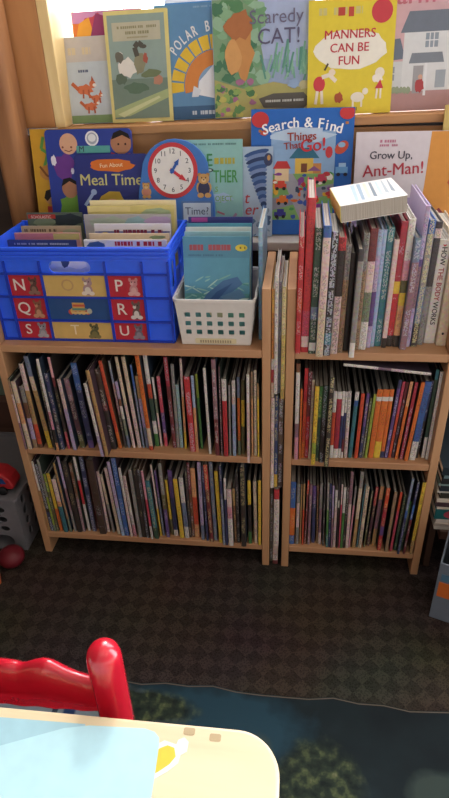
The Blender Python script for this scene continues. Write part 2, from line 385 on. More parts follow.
  ('narrow white book right of the cobalt blue one, wide bookcase lower row', 0.245, 0.002, -0.023, 0.2226, 0.0066, '#e2ddd6:.4,#e0c6c0', 0.5),
  ('pink speckled book right of the narrow white one, wide bookcase lower row', 0.254, 0.003, -0.0297, 0.1986, 0.0076, '#e0c6c0:.3,#e2ddd6:.8,#dc98a8', 1),
  ('dull silver book right of the pink speckled one, wide bookcase lower row', 0.2683, 0.001, -0.0146, 0.2195, 0.0087, '#8f8e8a', 0.5),
  ('solid black book right of the dull silver one, wide bookcase lower row', 0.2785, 0.002, -0.0068, 0.2245, 0.0105, '#17171b', 0.2),
  ('dark grey book right of the solid black one, wide bookcase lower row', 0.2883, 0.0, -0.0058, 0.2215, 0.0079, '#33343a', 0.5),
  ('bright pink book right of the dark grey one, wide bookcase lower row', 0.3, -0.002, -0.0182, 0.2195, 0.0058, '#dc98a8:.4,#c4455f:.8,#e2ddd6', 0.5),
  ('teal-green book right of the bright pink one, wide bookcase lower row', 0.312, -0.001, -0.0322, 0.1906, 0.0114, '#2a7682:.8,#1d4a3a', 0.5),
  ('pink and yellow book right of the teal-green one, wide bookcase lower row', 0.321, 0.011, -0.0218, 0.2296, 0.0047, '#e0c6c0:.6,#e6c23c', 0.5),
  ('violet-blue book right of the pink and yellow one, wide bookcase lower row', 0.328, 0.012, -0.0188, 0.2125, 0.0047, '#5c4484:.4,#70809a', 0.5),
  ('grey and purple book right of the violet-blue one, wide bookcase lower row', 0.34, 0.007, -0.0084, 0.2375, 0.0087, '#8f8e8a:.4,#5c5c34:.6,#5c4484', 0.5),
  ('first yellow book right of the grey and purple one, wide bookcase lower row', 0.35, 0.017, -0.0166, 0.1805, 0.0064, '#e6c23c:.7,#5c5c34', 0.5),
  ('slim navy and white book right of the first yellow one, wide bookcase lower row', 0.36, 0.014, -0.0047, 0.2125, 0.0105, '#5c4484:.4,#1f3160:.9,#e2ddd6', 0.8),
  ('golden yellow book right of the slim navy and white one, wide bookcase lower row', 0.377, 0.007, -0.026, 0.1926, 0.0105, '#e6c23c', 0.5),
  ('white and slate book right of the golden yellow one, wide bookcase lower row', 0.3898, 0.008, -0.0191, 0.1975, 0.0105, '#e2ddd6:.4,#70809a:.8,#e2ddd6', 0.7),
  ('thin dark book right of the white and slate one, wide bookcase lower row', 0.3982, 0.012, 0.0033, 0.2235, 0.0052, '#33343a', 0.5),
  ('wine-red book right of the thin dark one, wide bookcase lower row', 0.4056, 0.013, 0.0, 0.2395, 0.007, '#6c1f2c:.4,#704a32', 0.5),
  ('salmon-orange book right of the wine-red one, wide bookcase lower row', 0.4154, 0.013, 0.0, 0.2235, 0.0114, '#e2a472:.4,#cf4a2a:.8,#e2a472', 0.5),
  ('lavender-grey book right of the salmon-orange one, wide bookcase lower row', 0.431, 0.006, 0.0081, 0.2465, 0.0082, '#b8a8ca:.8,#70809a', 0.5),
  ('slim black-blue book right of the lavender-grey one, wide bookcase lower row', 0.443, 0.003, -0.0049, 0.2395, 0.0052, '#1f3160', 0.5),
  ('red lettered book right of the slim black-blue one, wide bookcase lower row', 0.454, -0.0, -0.0197, 0.2445, 0.0096, '#c02230:.3,#6c1f2c', 0.8),
  ('grey-blue book right of the red lettered one, wide bookcase lower row', 0.464, 0.006, -0.012, 0.2494, 0.0087, '#70809a', 0.5),
  ('deep yellow book right of the grey-blue one, wide bookcase lower row', 0.478, -0.001, -0.0175, 0.2285, 0.0087, '#e6c23c', 0.5),
  ('dark blue book right of the deep yellow one, wide bookcase lower row', 0.487, -0.008, -0.0078, 0.2495, 0.0057, '#1f3160:.4,#70809a', 0.5),
  ('white-topped dark blue book right of the dark blue one, wide bookcase lower row', 0.494, -0.008, 0.0047, 0.2145, 0.0057, '#e2ddd6:.3,#1f3160', 0.5),
  ('pale pink-white book right of the white-topped dark blue one, wide bookcase lower row', 0.505, -0.01, -0.0047, 0.1835, 0.0114, '#e0c6c0:.3,#dc98a8:.5,#e2ddd6', 0.5),
  ('ochre and brown book right of the pale pink-white one, wide bookcase lower row', 0.5159, 0.002, -0.0127, 0.1765, 0.0061, '#b8935f:.3,#704a32', 0.5),
  ('charcoal-grey book right of the ochre and brown one, wide bookcase lower row', 0.5231, 0.003, -0.0048, 0.2255, 0.007, '#33343a', 0.5),
  ('wide black lettered book right of the charcoal-grey one, wide bookcase lower row', 0.537, -0.01, 0.0, 0.2495, 0.0122, '#17171b', 0.5),
  ('yellow-black-green book right of the wide black lettered one, wide bookcase lower row', 0.552, 0.002, -0.0049, 0.2025, 0.0076, '#e6c23c:.36,#17171b:.8,#3f8040', 0.6),
  ('wide cream lettered book right of the yellow-black-green one, wide bookcase lower row', 0.567, 0.004, -0.015, 0.1995, 0.0076, '#dcc9ae', 0.8),
  ('short pale yellow book right of the wide cream lettered one, wide bookcase lower row', 0.576, -0.001, 0.0, 0.2065, 0.0066, '#e6c23c', 0.5),
 ]),
 'R1': (0.345, [
  ('tall white book standing first on the narrow bookcase upper row', 0.659, -0.001, -0.0082, 0.245, 0.0082, '#704a32:.08,#e2ddd6:.6,#8d6a76:.75,#dc98a8', 0.4),
  ('thin orange book right of the tall white one, narrow bookcase upper row', 0.6673, 0.0, -0.0079, 0.185, 0.0041, '#dc7028', 0.5),
  ('red and orange book right of the thin orange one, narrow bookcase upper row', 0.6738, 0.006, 0.0025, 0.231, 0.0076, '#c02230:.35,#cf4a2a:.8,#dc7028', 0.5),
  ('dark red book right of the red and orange one, narrow bookcase upper row', 0.6821, 0.007, 0.0032, 0.223, 0.0079, '#6c1f2c:.5,#c02230', 0.5),
  ('pale thin book right of the dark red one, narrow bookcase upper row', 0.6892, 0.004, 0.0032, 0.205, 0.0052, '#dcc9ae', 0.5),
  ('yellow lettered book right of the pale thin one, narrow bookcase upper row', 0.6968, -0.018, 0.0032, 0.202, 0.0087, '#e6c23c:.7,#94a83c:.85,#e6c23c', 0.7),
  ('mid-green book right of the yellow lettered one, narrow bookcase upper row', 0.7056, -0.003, 0.0032, 0.194, 0.0076, '#3f8040:.4,#1d4a3a', 0.5),
  ('dark bottle-green book right of the mid-green one, narrow bookcase upper row', 0.7152, -0.008, 0.0032, 0.199, 0.0105, '#1d4a3a:.4,#17171b', 0.5),
  ('tall black white-lettered book right of the dark bottle-green one, narrow bookcase upper row', 0.726, -0.022, 0.0032, 0.226, 0.0099, '#33343a:.15,#17171b', 0.9),
  ('white and rust book right of the tall black white-lettered one, narrow bookcase upper row', 0.7378, 0.011, -0.0039, 0.175, 0.007, '#e2ddd6:.3,#cf4a2a:.8,#e2ddd6', 0.5),
  ('white-footed crimson book right of the white and rust one, narrow bookcase upper row', 0.7472, 0.011, -0.0039, 0.174, 0.0105, '#e2ddd6:.1,#a8203c:.85,#e2ddd6', 0.5),
  ('white-topped indigo book right of the white-footed crimson one, narrow bookcase upper row', 0.756, 0.012, -0.0042, 0.175, 0.0058, '#e2ddd6:.35,#1f3160:.85,#e2ddd6', 0.5),
  ('narrow dark blue book right of the white-topped indigo one, narrow bookcase upper row', 0.762, 0.012, -0.0065, 0.174, 0.0041, '#e2ddd6:.3,#1f3160:.7,#6c1f2c:.9,#e2ddd6', 0.5),
  ('picture-spotted white book right of the narrow dark blue one, narrow bookcase upper row', 0.77, 0.013, -0.0158, 0.175, 0.007, '#e2ddd6:.5,#e0c6c0', 0.9),
  ('sky-blue book right of the picture-spotted white one, narrow bookcase upper row', 0.78, 0.014, 0.0173, 0.173, 0.0082, '#e2ddd6:.12,#2c62a8:.2,#2a7682', 0.5),
  ('brick-red book right of the sky-blue one, narrow bookcase upper row', 0.793, 0.012, 0.0117, 0.171, 0.0076, '#cf4a2a', 0.5),
  ('violet book right of the brick-red one, narrow bookcase upper row', 0.8026, 0.015, 0.0198, 0.17, 0.0064, '#5c4484:.5,#1f3160', 0.5),
  ('dark olive book right of the violet one, narrow bookcase upper row', 0.8084, 0.016, 0.0295, 0.1581, 0.0041, '#5c5c34', 0.5),
  ('lime-green book right of the dark olive one, narrow bookcase upper row', 0.815, 0.016, 0.0327, 0.1681, 0.0058, '#94a83c', 0.5),
  ('broad orange book right of the lime-green one, narrow bookcase upper row', 0.8259, 0.017, 0.0233, 0.179, 0.0111, '#dc7028:.1,#e2ddd6:.16,#dc7028', 0.4),
  ('middle orange book right of the broad orange one, narrow bookcase upper row', 0.8391, 0.018, 0.0233, 0.179, 0.014, '#dc7028:.1,#e2ddd6:.16,#dc7028:.75,#e6c23c', 0.4),
  ('plain orange book right of the middle orange one, narrow bookcase upper row', 0.851, 0.019, 0.0233, 0.179, 0.0087, '#dc7028:.1,#e2ddd6:.16,#dc7028:.9,#1f3160', 0.4),
  ('tall indigo book right of the plain orange one, narrow bookcase upper row', 0.86, 0.019, 0.0445, 0.2022, 0.007, '#1f3160:.1,#5c4484', 0.6),
  ('tall coral book right of the tall indigo one, narrow bookcase upper row', 0.868, 0.02, 0.0454, 0.1982, 0.0058, '#c4455f:.4,#cf4a2a', 0.5),
  ('tall plum book right of the tall coral one, narrow bookcase upper row', 0.875, 0.021, 0.0486, 0.1962, 0.0058, '#6c1f2c:.3,#482838', 0.5),
  ('tall peach-orange book right of the tall plum one, narrow bookcase upper row', 0.882, 0.015, 0.0472, 0.2012, 0.0064, '#e2a472:.3,#dc7028', 0.5),
  ('tall crimson book right of the tall peach-orange one, narrow bookcase upper row', 0.893, 0.016, 0.0452, 0.1992, 0.007, '#a8203c', 0.5),
  ('tall bright orange book right of the tall crimson one, narrow bookcase upper row', 0.903, 0.011, 0.0534, 0.2023, 0.0081, '#dc7028', 0.5),
  ('white-footed blue book right of the tall bright orange one, narrow bookcase upper row', 0.917, 0.015, 0.0396, 0.2022, 0.0131, '#2c62a8:.75,#e2ddd6', 0.7),
  ('dark navy book right of the white-footed blue one, narrow bookcase upper row', 0.928, 0.024, 0.0349, 0.1991, 0.0058, '#1f3160:.5,#17171b', 0.5),
  ('dark green and white book right of the dark navy one, narrow bookcase upper row', 0.942, 0.025, 0.0, 0.225, 0.007, '#2a7682:.1,#1d4a3a:.75,#e2ddd6', 0.4),
  ('white-cream book right of the dark green and white one, narrow bookcase upper row', 0.9493, 0.02, 0.0, 0.224, 0.0064, '#e2ddd6', 0.5),
 ]),
 'R2': (0.0715, [
  ('blue and orange book standing first on the narrow bookcase lower row', 0.6556, 0.009, 0.0, 0.1995, 0.0122, '#2c62a8:.4,#dc7028:.85,#2c62a8', 0.4),
  ('off-white book right of the blue and orange one, narrow bookcase lower row', 0.669, 0.01, -0.0052, 0.1925, 0.007, '#8f8e8a:.3,#e0c6c0:.7,#8f8e8a', 0.5),
  ('slim tan book right of the off-white one, narrow bookcase lower row', 0.677, 0.01, -0.0104, 0.1925, 0.0029, '#b8935f', 0.5),
  ('orange-brown book right of the slim tan one, narrow bookcase lower row', 0.683, 0.008, -0.0102, 0.1965, 0.0038, '#b8935f:.4,#cf4a2a', 0.5),
  ('dark red book right of the orange-brown one, narrow bookcase lower row', 0.689, 0.011, 0.0049, 0.2045, 0.0044, '#cf4a2a:.2,#6c1f2c', 0.5),
  ('slate-mauve book right of the dark red one, narrow bookcase lower row', 0.698, 0.011, -0.0061, 0.1935, 0.0061, '#8d6a76', 0.5),
  ('black-blue book right of the slate-mauve one, narrow bookcase lower row', 0.709, 0.018, -0.0209, 0.1835, 0.0087, '#5c4484:.3,#1f3160', 0.3),
  ('thin brown book right of the black-blue one, narrow bookcase lower row', 0.719, 0.017, -0.0317, 0.1896, 0.0032, '#704a32', 0.5),
  ('pink-grey book right of the thin brown one, narrow bookcase lower row', 0.725, 0.014, -0.0204, 0.1965, 0.0066, '#8f8e8a:.4,#8d6a76:.8,#e0c6c0', 0.5),
  ('smoke-grey book right of the pink-grey one, narrow bookcase lower row', 0.734, 0.01, -0.0256, 0.1956, 0.0038, '#33343a', 0.5),
  ('grey and green book right of the smoke-grey one, narrow bookcase lower row', 0.743, 0.005, -0.0341, 0.2056, 0.0049, '#8f8e8a:.4,#3f8040:.8,#2a7682', 0.5),
  ('ink-blue book right of the grey and green one, narrow bookcase lower row', 0.749, 0.006, -0.0346, 0.2026, 0.0048, '#1f3160', 0.5),
  ('lilac-grey book right of the ink-blue one, narrow bookcase lower row', 0.755, 0.003, -0.0352, 0.1986, 0.0038, '#b8a8ca:.5,#8d6a76', 0.5),
  ('thin pinkish book right of the lilac-grey one, narrow bookcase lower row', 0.761, 0.007, -0.0246, 0.1836, 0.0061, '#e2ddd6:.3,#e0c6c0', 0.5),
  ('tall black and white book right of the thin pinkish one, narrow bookcase lower row', 0.768, 0.004, -0.0333, 0.2216, 0.0032, '#33343a:.3,#e2ddd6:.4,#17171b', 0.5),
  ('slim rose book right of the tall black and white one, narrow bookcase lower row', 0.7733, 0.005, -0.0263, 0.2026, 0.0035, '#e0c6c0:.3,#c4455f', 0.5),
  ('white and green book right of the slim rose one, narrow bookcase lower row', 0.7785, 0.005, -0.0181, 0.1935, 0.0057, '#e2ddd6:.4,#3f8040', 0.5),
  ('thin black book right of the white and green one, narrow bookcase lower row', 0.7841, 0.006, -0.0109, 0.1975, 0.0044, '#17171b', 0.5),
  ('tall rose-pink book right of the thin black one, narrow bookcase lower row', 0.792, 0.006, -0.0167, 0.2395, 0.007, '#8d6a76:.4,#e0c6c0', 0.5),
  ('grey-pink book right of the tall rose-pink one, narrow bookcase lower row', 0.798, 0.01, 0.0102, 0.1955, 0.0038, '#8f8e8a:.3,#dc98a8', 0.5),
  ('tall cream-tan book right of the grey-pink one, narrow bookcase lower row', 0.809, 0.008, 0.0084, 0.2395, 0.0079, '#8f8e8a:.2,#dcc9ae:.6,#b8935f', 0.5),
  ('thin dark teal book right of the tall cream-tan one, narrow bookcase lower row', 0.817, 0.011, 0.0199, 0.2005, 0.0023, '#2a7682', 0.5),
  ('thick cream lettered book right of the thin dark teal one, narrow bookcase lower row', 0.824, 0.009, 0.0153, 0.1955, 0.0076, '#dcc9ae', 0.9),
  ('khaki-grey book right of the thick cream lettered one, narrow bookcase lower row', 0.835, 0.013, 0.022, 0.1815, 0.0038, '#5c5c34', 0.5),
  ('dark maroon book right of the khaki-grey one, narrow bookcase lower row', 0.845, 0.019, 0.0265, 0.1886, 0.0064, '#a8203c:.3,#482838', 0.5),
  ('rosy tan book right of the dark maroon one, narrow bookcase lower row', 0.858, 0.02, 0.0212, 0.1885, 0.0087, '#e2a472:.2,#8d6a76:.7,#b8935f', 0.5),
  ('wide red book right of the rosy tan one, narrow bookcase lower row', 0.87, 0.005, 0.0152, 0.1975, 0.0087, '#cf4a2a:.3,#a8203c:.6,#5c4484:.75,#c02230', 0.5),
  ('fawn book right of the wide red one, narrow bookcase lower row', 0.887, 0.001, 0.0157, 0.1905, 0.007, '#a08264', 0.5),
  ('rose-red book right of the fawn one, narrow bookcase lower row', 0.899, 0.005, 0.0213, 0.1875, 0.0058, '#cf4a2a:.3,#c4455f', 0.5),
  ('deep green book right of the rose-red one, narrow bookcase lower row', 0.9088, 0.008, 0.0268, 0.1766, 0.0064, '#1d4a3a', 0.5),
  ('blue and slate book right of the deep green one, narrow bookcase lower row', 0.9155, -0.004, 0.0268, 0.2356, 0.0058, '#70809a:.4,#2c62a8:.5,#1f3160', 0.5),
  ('green-grey book right of the blue and slate one, narrow bookcase lower row', 0.9225, 0.009, 0.0268, 0.1576, 0.007, '#3f8040:.2,#7a8a70:.6,#1d4a3a', 0.5),
  ('midnight blue book right of the green-grey one, narrow bookcase lower row', 0.9292, -0.003, 0.0268, 0.2266, 0.0052, '#1f3160:.3,#2c62a8:.5,#6c1f2c', 0.5),
  ('black-lettered yellow book right of the midnight blue one, narrow bookcase lower row', 0.946, -0.001, 0.0134, 0.2235, 0.0076, '#e6c23c:.8,#b8935f', 0.9),
 ]),
 'RT': (0.618, [
  ('short red book standing first on the narrow bookcase top', 0.6546, -0.01, 0.0035, 0.237, 0.0102, '#c02230:.5,#cf4a2a:.6,#c02230', 0.6),
  ('tallest red book right of the short red one, narrow bookcase top', 0.6678, -0.003, 0.011, 0.304, 0.0149, '#c02230:.7,#c4455f:.88,#e0c6c0:.96,#c02230', 0.5),
  ('dark green book right of the tallest red one, narrow bookcase top', 0.6828, -0.009, 0.011, 0.253, 0.0139, '#1d4a3a:.6,#70809a:.7,#1d4a3a:.9,#e2ddd6:.97,#1d4a3a', 0.6),
  ('blue-capped pale lilac book right of the dark green one, narrow bookcase top', 0.6973, -0.021, 0.011, 0.26, 0.0139, '#2c62a8:.08,#e0c6c0:.6,#dcc9ae', 0.5),
  ('white-lettered black book right of the blue-capped pale lilac one, narrow bookcase top', 0.7119, -0.016, 0.011, 0.248, 0.0139, '#17171b:.65,#33343a:.8,#2a7682:.9,#33343a', 1),
  ('red-topped black and tan book right of the white-lettered black one, narrow bookcase top', 0.7262, -0.007, 0.011, 0.235, 0.0134, '#c02230:.1,#17171b:.48,#e0c6c0', 1),
  ('speckled grey book right of the red-topped black and tan one, narrow bookcase top', 0.7386, -0.002, 0.011, 0.219, 0.0102, '#8f8e8a:.3,#a08264', 0.8),
  ('wedge-like black book right of the speckled grey one, narrow bookcase top', 0.7494, 0.008, 0.011, 0.201, 0.0102, '#17171b', 0.1),
  ('plain grey book right of the wedge-like black one, narrow bookcase top', 0.7602, -0.022, 0.011, 0.218, 0.0102, '#33343a:.1,#8f8e8a:.85,#e2ddd6', 0.1),
  ('greige lettered book right of the plain grey one, narrow bookcase top', 0.7711, 0.013, 0.011, 0.236, 0.0102, '#8f8e8a:.3,#a08264', 0.9),
  ('maroon-topped patchwork book right of the greige lettered one, narrow bookcase top', 0.7837, 0.014, 0.011, 0.245, 0.0139, '#6c1f2c:.25,#e0c6c0:.5,#7a8a70:.75,#e2ddd6', 0.6),
  ('slim lavender book right of the maroon-topped patchwork one, narrow bookcase top', 0.796, 0.024, 0.011, 0.24, 0.0093, '#a4b8d6:.2,#b8a8ca:.5,#5c4484:.8,#b8a8ca', 0.4),
  ('pale blue book right of the slim lavender one, narrow bookcase top', 0.8049, 0.029, 0.011, 0.239, 0.0074, '#a4b8d6', 0.2),
  ('teal lettered book right of the pale blue one, narrow bookcase top', 0.8158, 0.031, 0.011, 0.242, 0.013, '#2a7682', 0.6),
  ('pinkish white book right of the teal lettered one, narrow bookcase top', 0.8275, 0.025, 0.011, 0.222, 0.0093, '#e0c6c0:.9,#17171b', 0.2),
  ('magenta and red book right of the pinkish white one, narrow bookcase top', 0.8388, 0.032, 0.011, 0.253, 0.0121, '#a8203c:.45,#e6c23c:.55,#c02230:.9,#17171b', 0.2),
  ('white-gold-green book right of the magenta and red one, narrow bookcase top', 0.8515, 0.031, 0.011, 0.271, 0.0121, '#e2ddd6:.3,#dc98a8:.45,#5c5c34:.55,#e6c23c:.65,#e2a472:.9,#17171b', 0.4),
  ('slate-mauve book right of the white-gold-green one, narrow bookcase top', 0.8645, 0.018, 0.0111, 0.227, 0.0126, '#70809a:.2,#8d6a76', 0.7),
  ('lilac lettered book right of the slate-mauve one, narrow bookcase top', 0.8756, 0.032, 0.0111, 0.281, 0.0084, '#b8a8ca:.35,#5c4484:.4,#8d6a76:.7,#b8a8ca', 0.7),
  ('boxed black lettering book right of the lilac lettered one, narrow bookcase top', 0.888, 0.033, 0.0078, 0.256, 0.0121, '#2c62a8:.1,#8f8e8a:.5,#70809a:.8,#33343a', 1),
  ('dark grey book right of the boxed black lettering one, narrow bookcase top', 0.901, 0.042, 0.016, 0.25, 0.0121, '#33343a:.05,#e0c6c0:.12,#33343a:.5,#8f8e8a', 0.6),
  ('white anatomy book right of the dark grey one, narrow bookcase top', 0.921, 0.05, 0.0055, 0.214, 0.0214, '#e2ddd6', 0),
  ('wide cream book right of the white anatomy one, narrow bookcase top', 0.9427, 0.04, 0.0, 0.225, 0.0186, '#dcc9ae', 0.05),
 ]),
}

# brightness of the room and of the sky outside
ROOM = (.42, .40, .39)
ROOM_LOW = (1.95, 1.78, 1.68)
SKY = (6.2, 6.3, 6.7)
SUN = 1.1
ELEV = 32
# ------------------------------------------------------------------ camera
PIT, YAW, ROLL = .5481, -.1349, -.0388
f = Vector((math.sin(YAW) * math.cos(PIT), math.cos(YAW) * math.cos(PIT), -math.sin(PIT)))
r0 = Vector((math.cos(YAW), -math.sin(YAW), 0)); u0 = r0.cross(f)
rr = r0 * math.cos(ROLL) + u0 * math.sin(ROLL); uu = -r0 * math.sin(ROLL) + u0 * math.cos(ROLL)
cam = bpy.data.cameras.new('camera'); co = bpy.data.objects.new('camera', cam); COL.objects.link(co)
Mx = Matrix((rr, uu, -f)).transposed().to_4x4(); Mx.translation = Vector((.6501, -1.0973, 1.1758)); co.matrix_world = Mx
cam.sensor_fit = 'VERTICAL'; cam.sensor_height = 36; cam.lens = 600 / 798 * 36; cam.clip_start = .02
SC.camera = co

# ------------------------------------------------------------------ light
W = bpy.data.worlds.new('sky'); SC.world = W; W.use_nodes = True
nt = W.node_tree; bg = nt.nodes['Background']
tc = nt.nodes.new('ShaderNodeTexCoord'); sp = nt.nodes.new('ShaderNodeSeparateXYZ'); nt.links.new(tc.outputs['Generated'], sp.inputs[0])
def wramp(sock, p0, c0, p1, c1):
    mr = nt.nodes.new('ShaderNodeMapRange'); mr.inputs[1].default_value = -1; mr.inputs[2].default_value = 1; nt.links.new(sock, mr.inputs[0])
    rp = nt.nodes.new('ShaderNodeValToRGB'); e = rp.color_ramp.elements
    e[0].position = p0; e[0].color = (*c0, 1); e[1].position = p1; e[1].color = (*c1, 1); nt.links.new(mr.outputs[0], rp.inputs[0]); return rp
room = wramp(sp.outputs['Z'], .42, ROOM_LOW, .59, ROOM)
side = wramp(sp.outputs['Y'], .47, (0, 0, 0), .58, (1, 1, 1))
mx = nt.nodes.new('ShaderNodeMix'); mx.data_type = 'RGBA'; nt.links.new(side.outputs[0], mx.inputs[0]); nt.links.new(room.outputs[0], mx.inputs[6]); mx.inputs[7].default_value = (*SKY, 1)
nt.links.new(mx.outputs[2], bg.inputs['Color'])
bg.inputs['Strength'].default_value = 1
sun = bpy.data.lights.new('sun', 'SUN'); sun.energy = SUN; sun.angle = R(4); sun.color = (1, .95, .86)
so = bpy.data.objects.new('sun', sun); COL.objects.link(so); so.location = (.7, 3, 4)
d = Vector((0, -math.cos(R(ELEV)), -math.sin(R(ELEV)))); so.rotation_euler = d.to_track_quat('-Z', 'Y').to_euler()

# ------------------------------------------------------------------ the setting
PINE = wood('pine', '#b98a62', '#c99c72', (5, 5, 1.2), .5)
PINE_H = wood('pine_board', '#b58560', '#c6986e', (1.2, 5, 5), .5)
FRAMEW = wood('window_wood', '#a06c40', '#ba8450', (6, 6, .8), .5)
TRIMW = wood('sill_wood', '#a87648', '#c4925e', (.8, 6, 6), .5)
POSTW = wood('log_wood', '#8e603c', '#ba8456', (9, 9, 1.0), .6)
DARKW = wood('dark_wall', '#3c302a', '#4c3d34', (1, 1, 6), .8)

def carpet():
    m, nt, b = new_mat('basket_weave_carpet'); N, L = nt.nodes, nt.links
    tc = N.new('ShaderNodeTexCoord')
    mp = N.new('ShaderNodeMapping'); mp.inputs['Rotation'].default_value = (0, 0, R(45)); L.new(tc.outputs['Object'], mp.inputs[0])
    ck = N.new('ShaderNodeTexChecker'); ck.inputs['Scale'].default_value = 34; ck.inputs['Color1'].default_value = lin('#332c28'); ck.inputs['Color2'].default_value = lin('#3f3731'); L.new(mp.outputs[0], ck.inputs['Vector'])
    vo = N.new('ShaderNodeTexVoronoi'); vo.inputs['Scale'].default_value = 260; L.new(tc.outputs['Object'], vo.inputs['Vector'])
    nz = N.new('ShaderNodeTexNoise'); nz.inputs['Scale'].default_value = 4; nz.inputs['Detail'].default_value = 3; L.new(tc.outputs['Object'], nz.inputs['Vector'])
    rp = N.new('ShaderNodeValToRGB'); rp.color_ramp.elements[0].color = (.45, .45, .45, 1); rp.color_ramp.elements[1].color = (1.5, 1.5, 1.5, 1); rp.color_ramp.elements[1].position = .6
    L.new(vo.outputs['Distance'], rp.inputs[0])
    mx = N.new('ShaderNodeMix'); mx.data_type = 'RGBA'; mx.blend_type = 'MULTIPLY'; mx.inputs[0].default_value = 1
    L.new(ck.outputs['Color'], mx.inputs[6]); L.new(rp.outputs[0], mx.inputs[7])
    mx2 = N.new('ShaderNodeMix'); mx2.data_type = 'RGBA'; mx2.blend_type = 'MULTIPLY'; mx2.inputs[0].default_value = .6
    L.new(mx.outputs[2], mx2.inputs[6]); L.new(nz.outputs['Color'], mx2.inputs[7])
    L.new(mx2.outputs[2], b.inputs['Base Color'])
    bp = N.new('ShaderNodeBump'); bp.inputs['Strength'].default_value = .5; bp.inputs['Distance'].default_value = .003; L.new(vo.outputs['Distance'], bp.inputs['Height']); L.new(bp.outputs[0], b.inputs['Normal'])
    b.inputs['Roughness'].default_value = .95; b.inputs['Specular IOR Level'].default_value = .1
    return m

mb = MB(); mb.box(-1.5, -2.4, -.05, 2.6, .6, 0, carpet()); struct(mb.build('floor'))
mb = MB(); mb.box(-1.5, -2.4, 2.7, 2.6, .6, 2.76, mat('#c9c2b6', .9)); struct(mb.build('ceiling'))
wallm = mat('#4a423c', .9, .1)
mb = MB()
mb.box(-1.5, .36, 0, .0, .56, 2.7, DARKW); mb.box(0, .36, 0, 2.6, .56, .985, wallm); mb.box(0, .47, 2.46, 1.8, .56, 2.7, DARKW); mb.box(1.8, .36, .985, 2.6, .56, 2.7, DARKW)
struct(mb.build('wall_back'))
mb = MB(); mb.box(-.52, -2.4, 0, -.46, .36, 2.7, DARKW); struct(mb.build('wall_left'))
mb = MB(); mb.box(.084, .352, .772, 1.9, .36, .99, TRIMW); struct(mb.build('trim_1', bevel=.001))
mb = MB(); mb.box(.02, .232, .752, 1.9, .36, .772, mat('#b9b4ae', .45)); struct(mb.build('trim_2', bevel=.003))
mb = MB(); mb.box(.084, .345, .985, 1.79, .56, 1.003, TRIMW); t3 = struct(mb.build('trim_3', bevel=.002)); SLOPE = R(1.05); t3.matrix_world = Matrix.Translation((.28, 0, 1.003)) @ Matrix.Rotation(-SLOPE, 4, 'Y') @ Matrix.Translation((-.28, 0, -1.003))
wn = empty('window_1', (0, .5, 1.003)); wn['kind'] = 'structure'
def wpart(name, b, m, bevel=.002):
    q = MB(); q.box(b[0], b[1] - .5, b[2] - 1.003, b[3], b[4] - .5, b[5] - 1.003, m); o = q.build(name, wn, bevel=bevel); return o
wpart('side_casing', (.0, .3602, 1.0, .083, .374, 2.46), FRAMEW)
SUNLITW = wood('sunlit_jamb', '#d8b878', '#ecd49c', (6, 6, .8), .45)  # window wood coloured paler here, standing in for light on the jamb
wpart('jamb', (.0835, .3602, 1.0, .108, .53, 2.46), SUNLITW)
wpart('side_casing', (1.72, .40, 1.0035, 1.8, .468, 2.46), FRAMEW)
wpart('head_casing', (.123, .40, 2.40, 1.719, .468, 2.46), FRAMEW)
gm, gn, gb = new_mat('window_glass'); gn.nodes.remove(gb)
tr = gn.nodes.new('ShaderNodeBsdfTransparent'); gl = gn.nodes.new('ShaderNodeBsdfGlossy'); gl.inputs['Roughness'].default_value = .02; ms = gn.nodes.new('ShaderNodeMixShader'); ms.inputs[0].default_value = .06
gn.links.new(tr.outputs[0], ms.inputs[1]); gn.links.new(gl.outputs[0], ms.inputs[2]); gn.links.new(ms.outputs[0], gn.nodes['Material Output'].inputs[0])
wpart('pane', (.1085, .497, 1.0035, 1.7195, .501, 2.3995), gm, 0)
# rounded timber post in the corner
mb = MB(); mb.prism(rrect(-.042, .285, .02, .3595, .018), 0, 2.7, POSTW, 'z', True); struct(mb.build('trim_4'))

# ------------------------------------------------------------------ bookcases
def bookcase(x0, x1, label):
    root = empty('bookcase', (x0, 0, 0)); tag(root, label, 'bookcase')
    w = x1 - x0; t = .018; D = .232
    for a in (0, w - t):
        q = MB(); q.box(a, 0, 0, a + t, D, .752, PINE); q.build('side_panel', root, bevel=.002)
    for z in (.0715, .345, .618):
        q = MB(); q.box(t + .0002, .001, z - .018, w - t - .0002, D, z, PINE_H); q.build('shelf', root, bevel=.002)
    q = MB(); q.box(t + .0002, D - .02, .0, w - t - .0002, D - .006, .053, PINE_H); q.build('back_rail', root, bevel=.001)
    return root
bookcase(0, .6, 'wide low pine bookcase carrying the blue crate, two full rows of books')
bookcase(.631, .971, 'narrow low pine bookcase with loose books standing along its top')

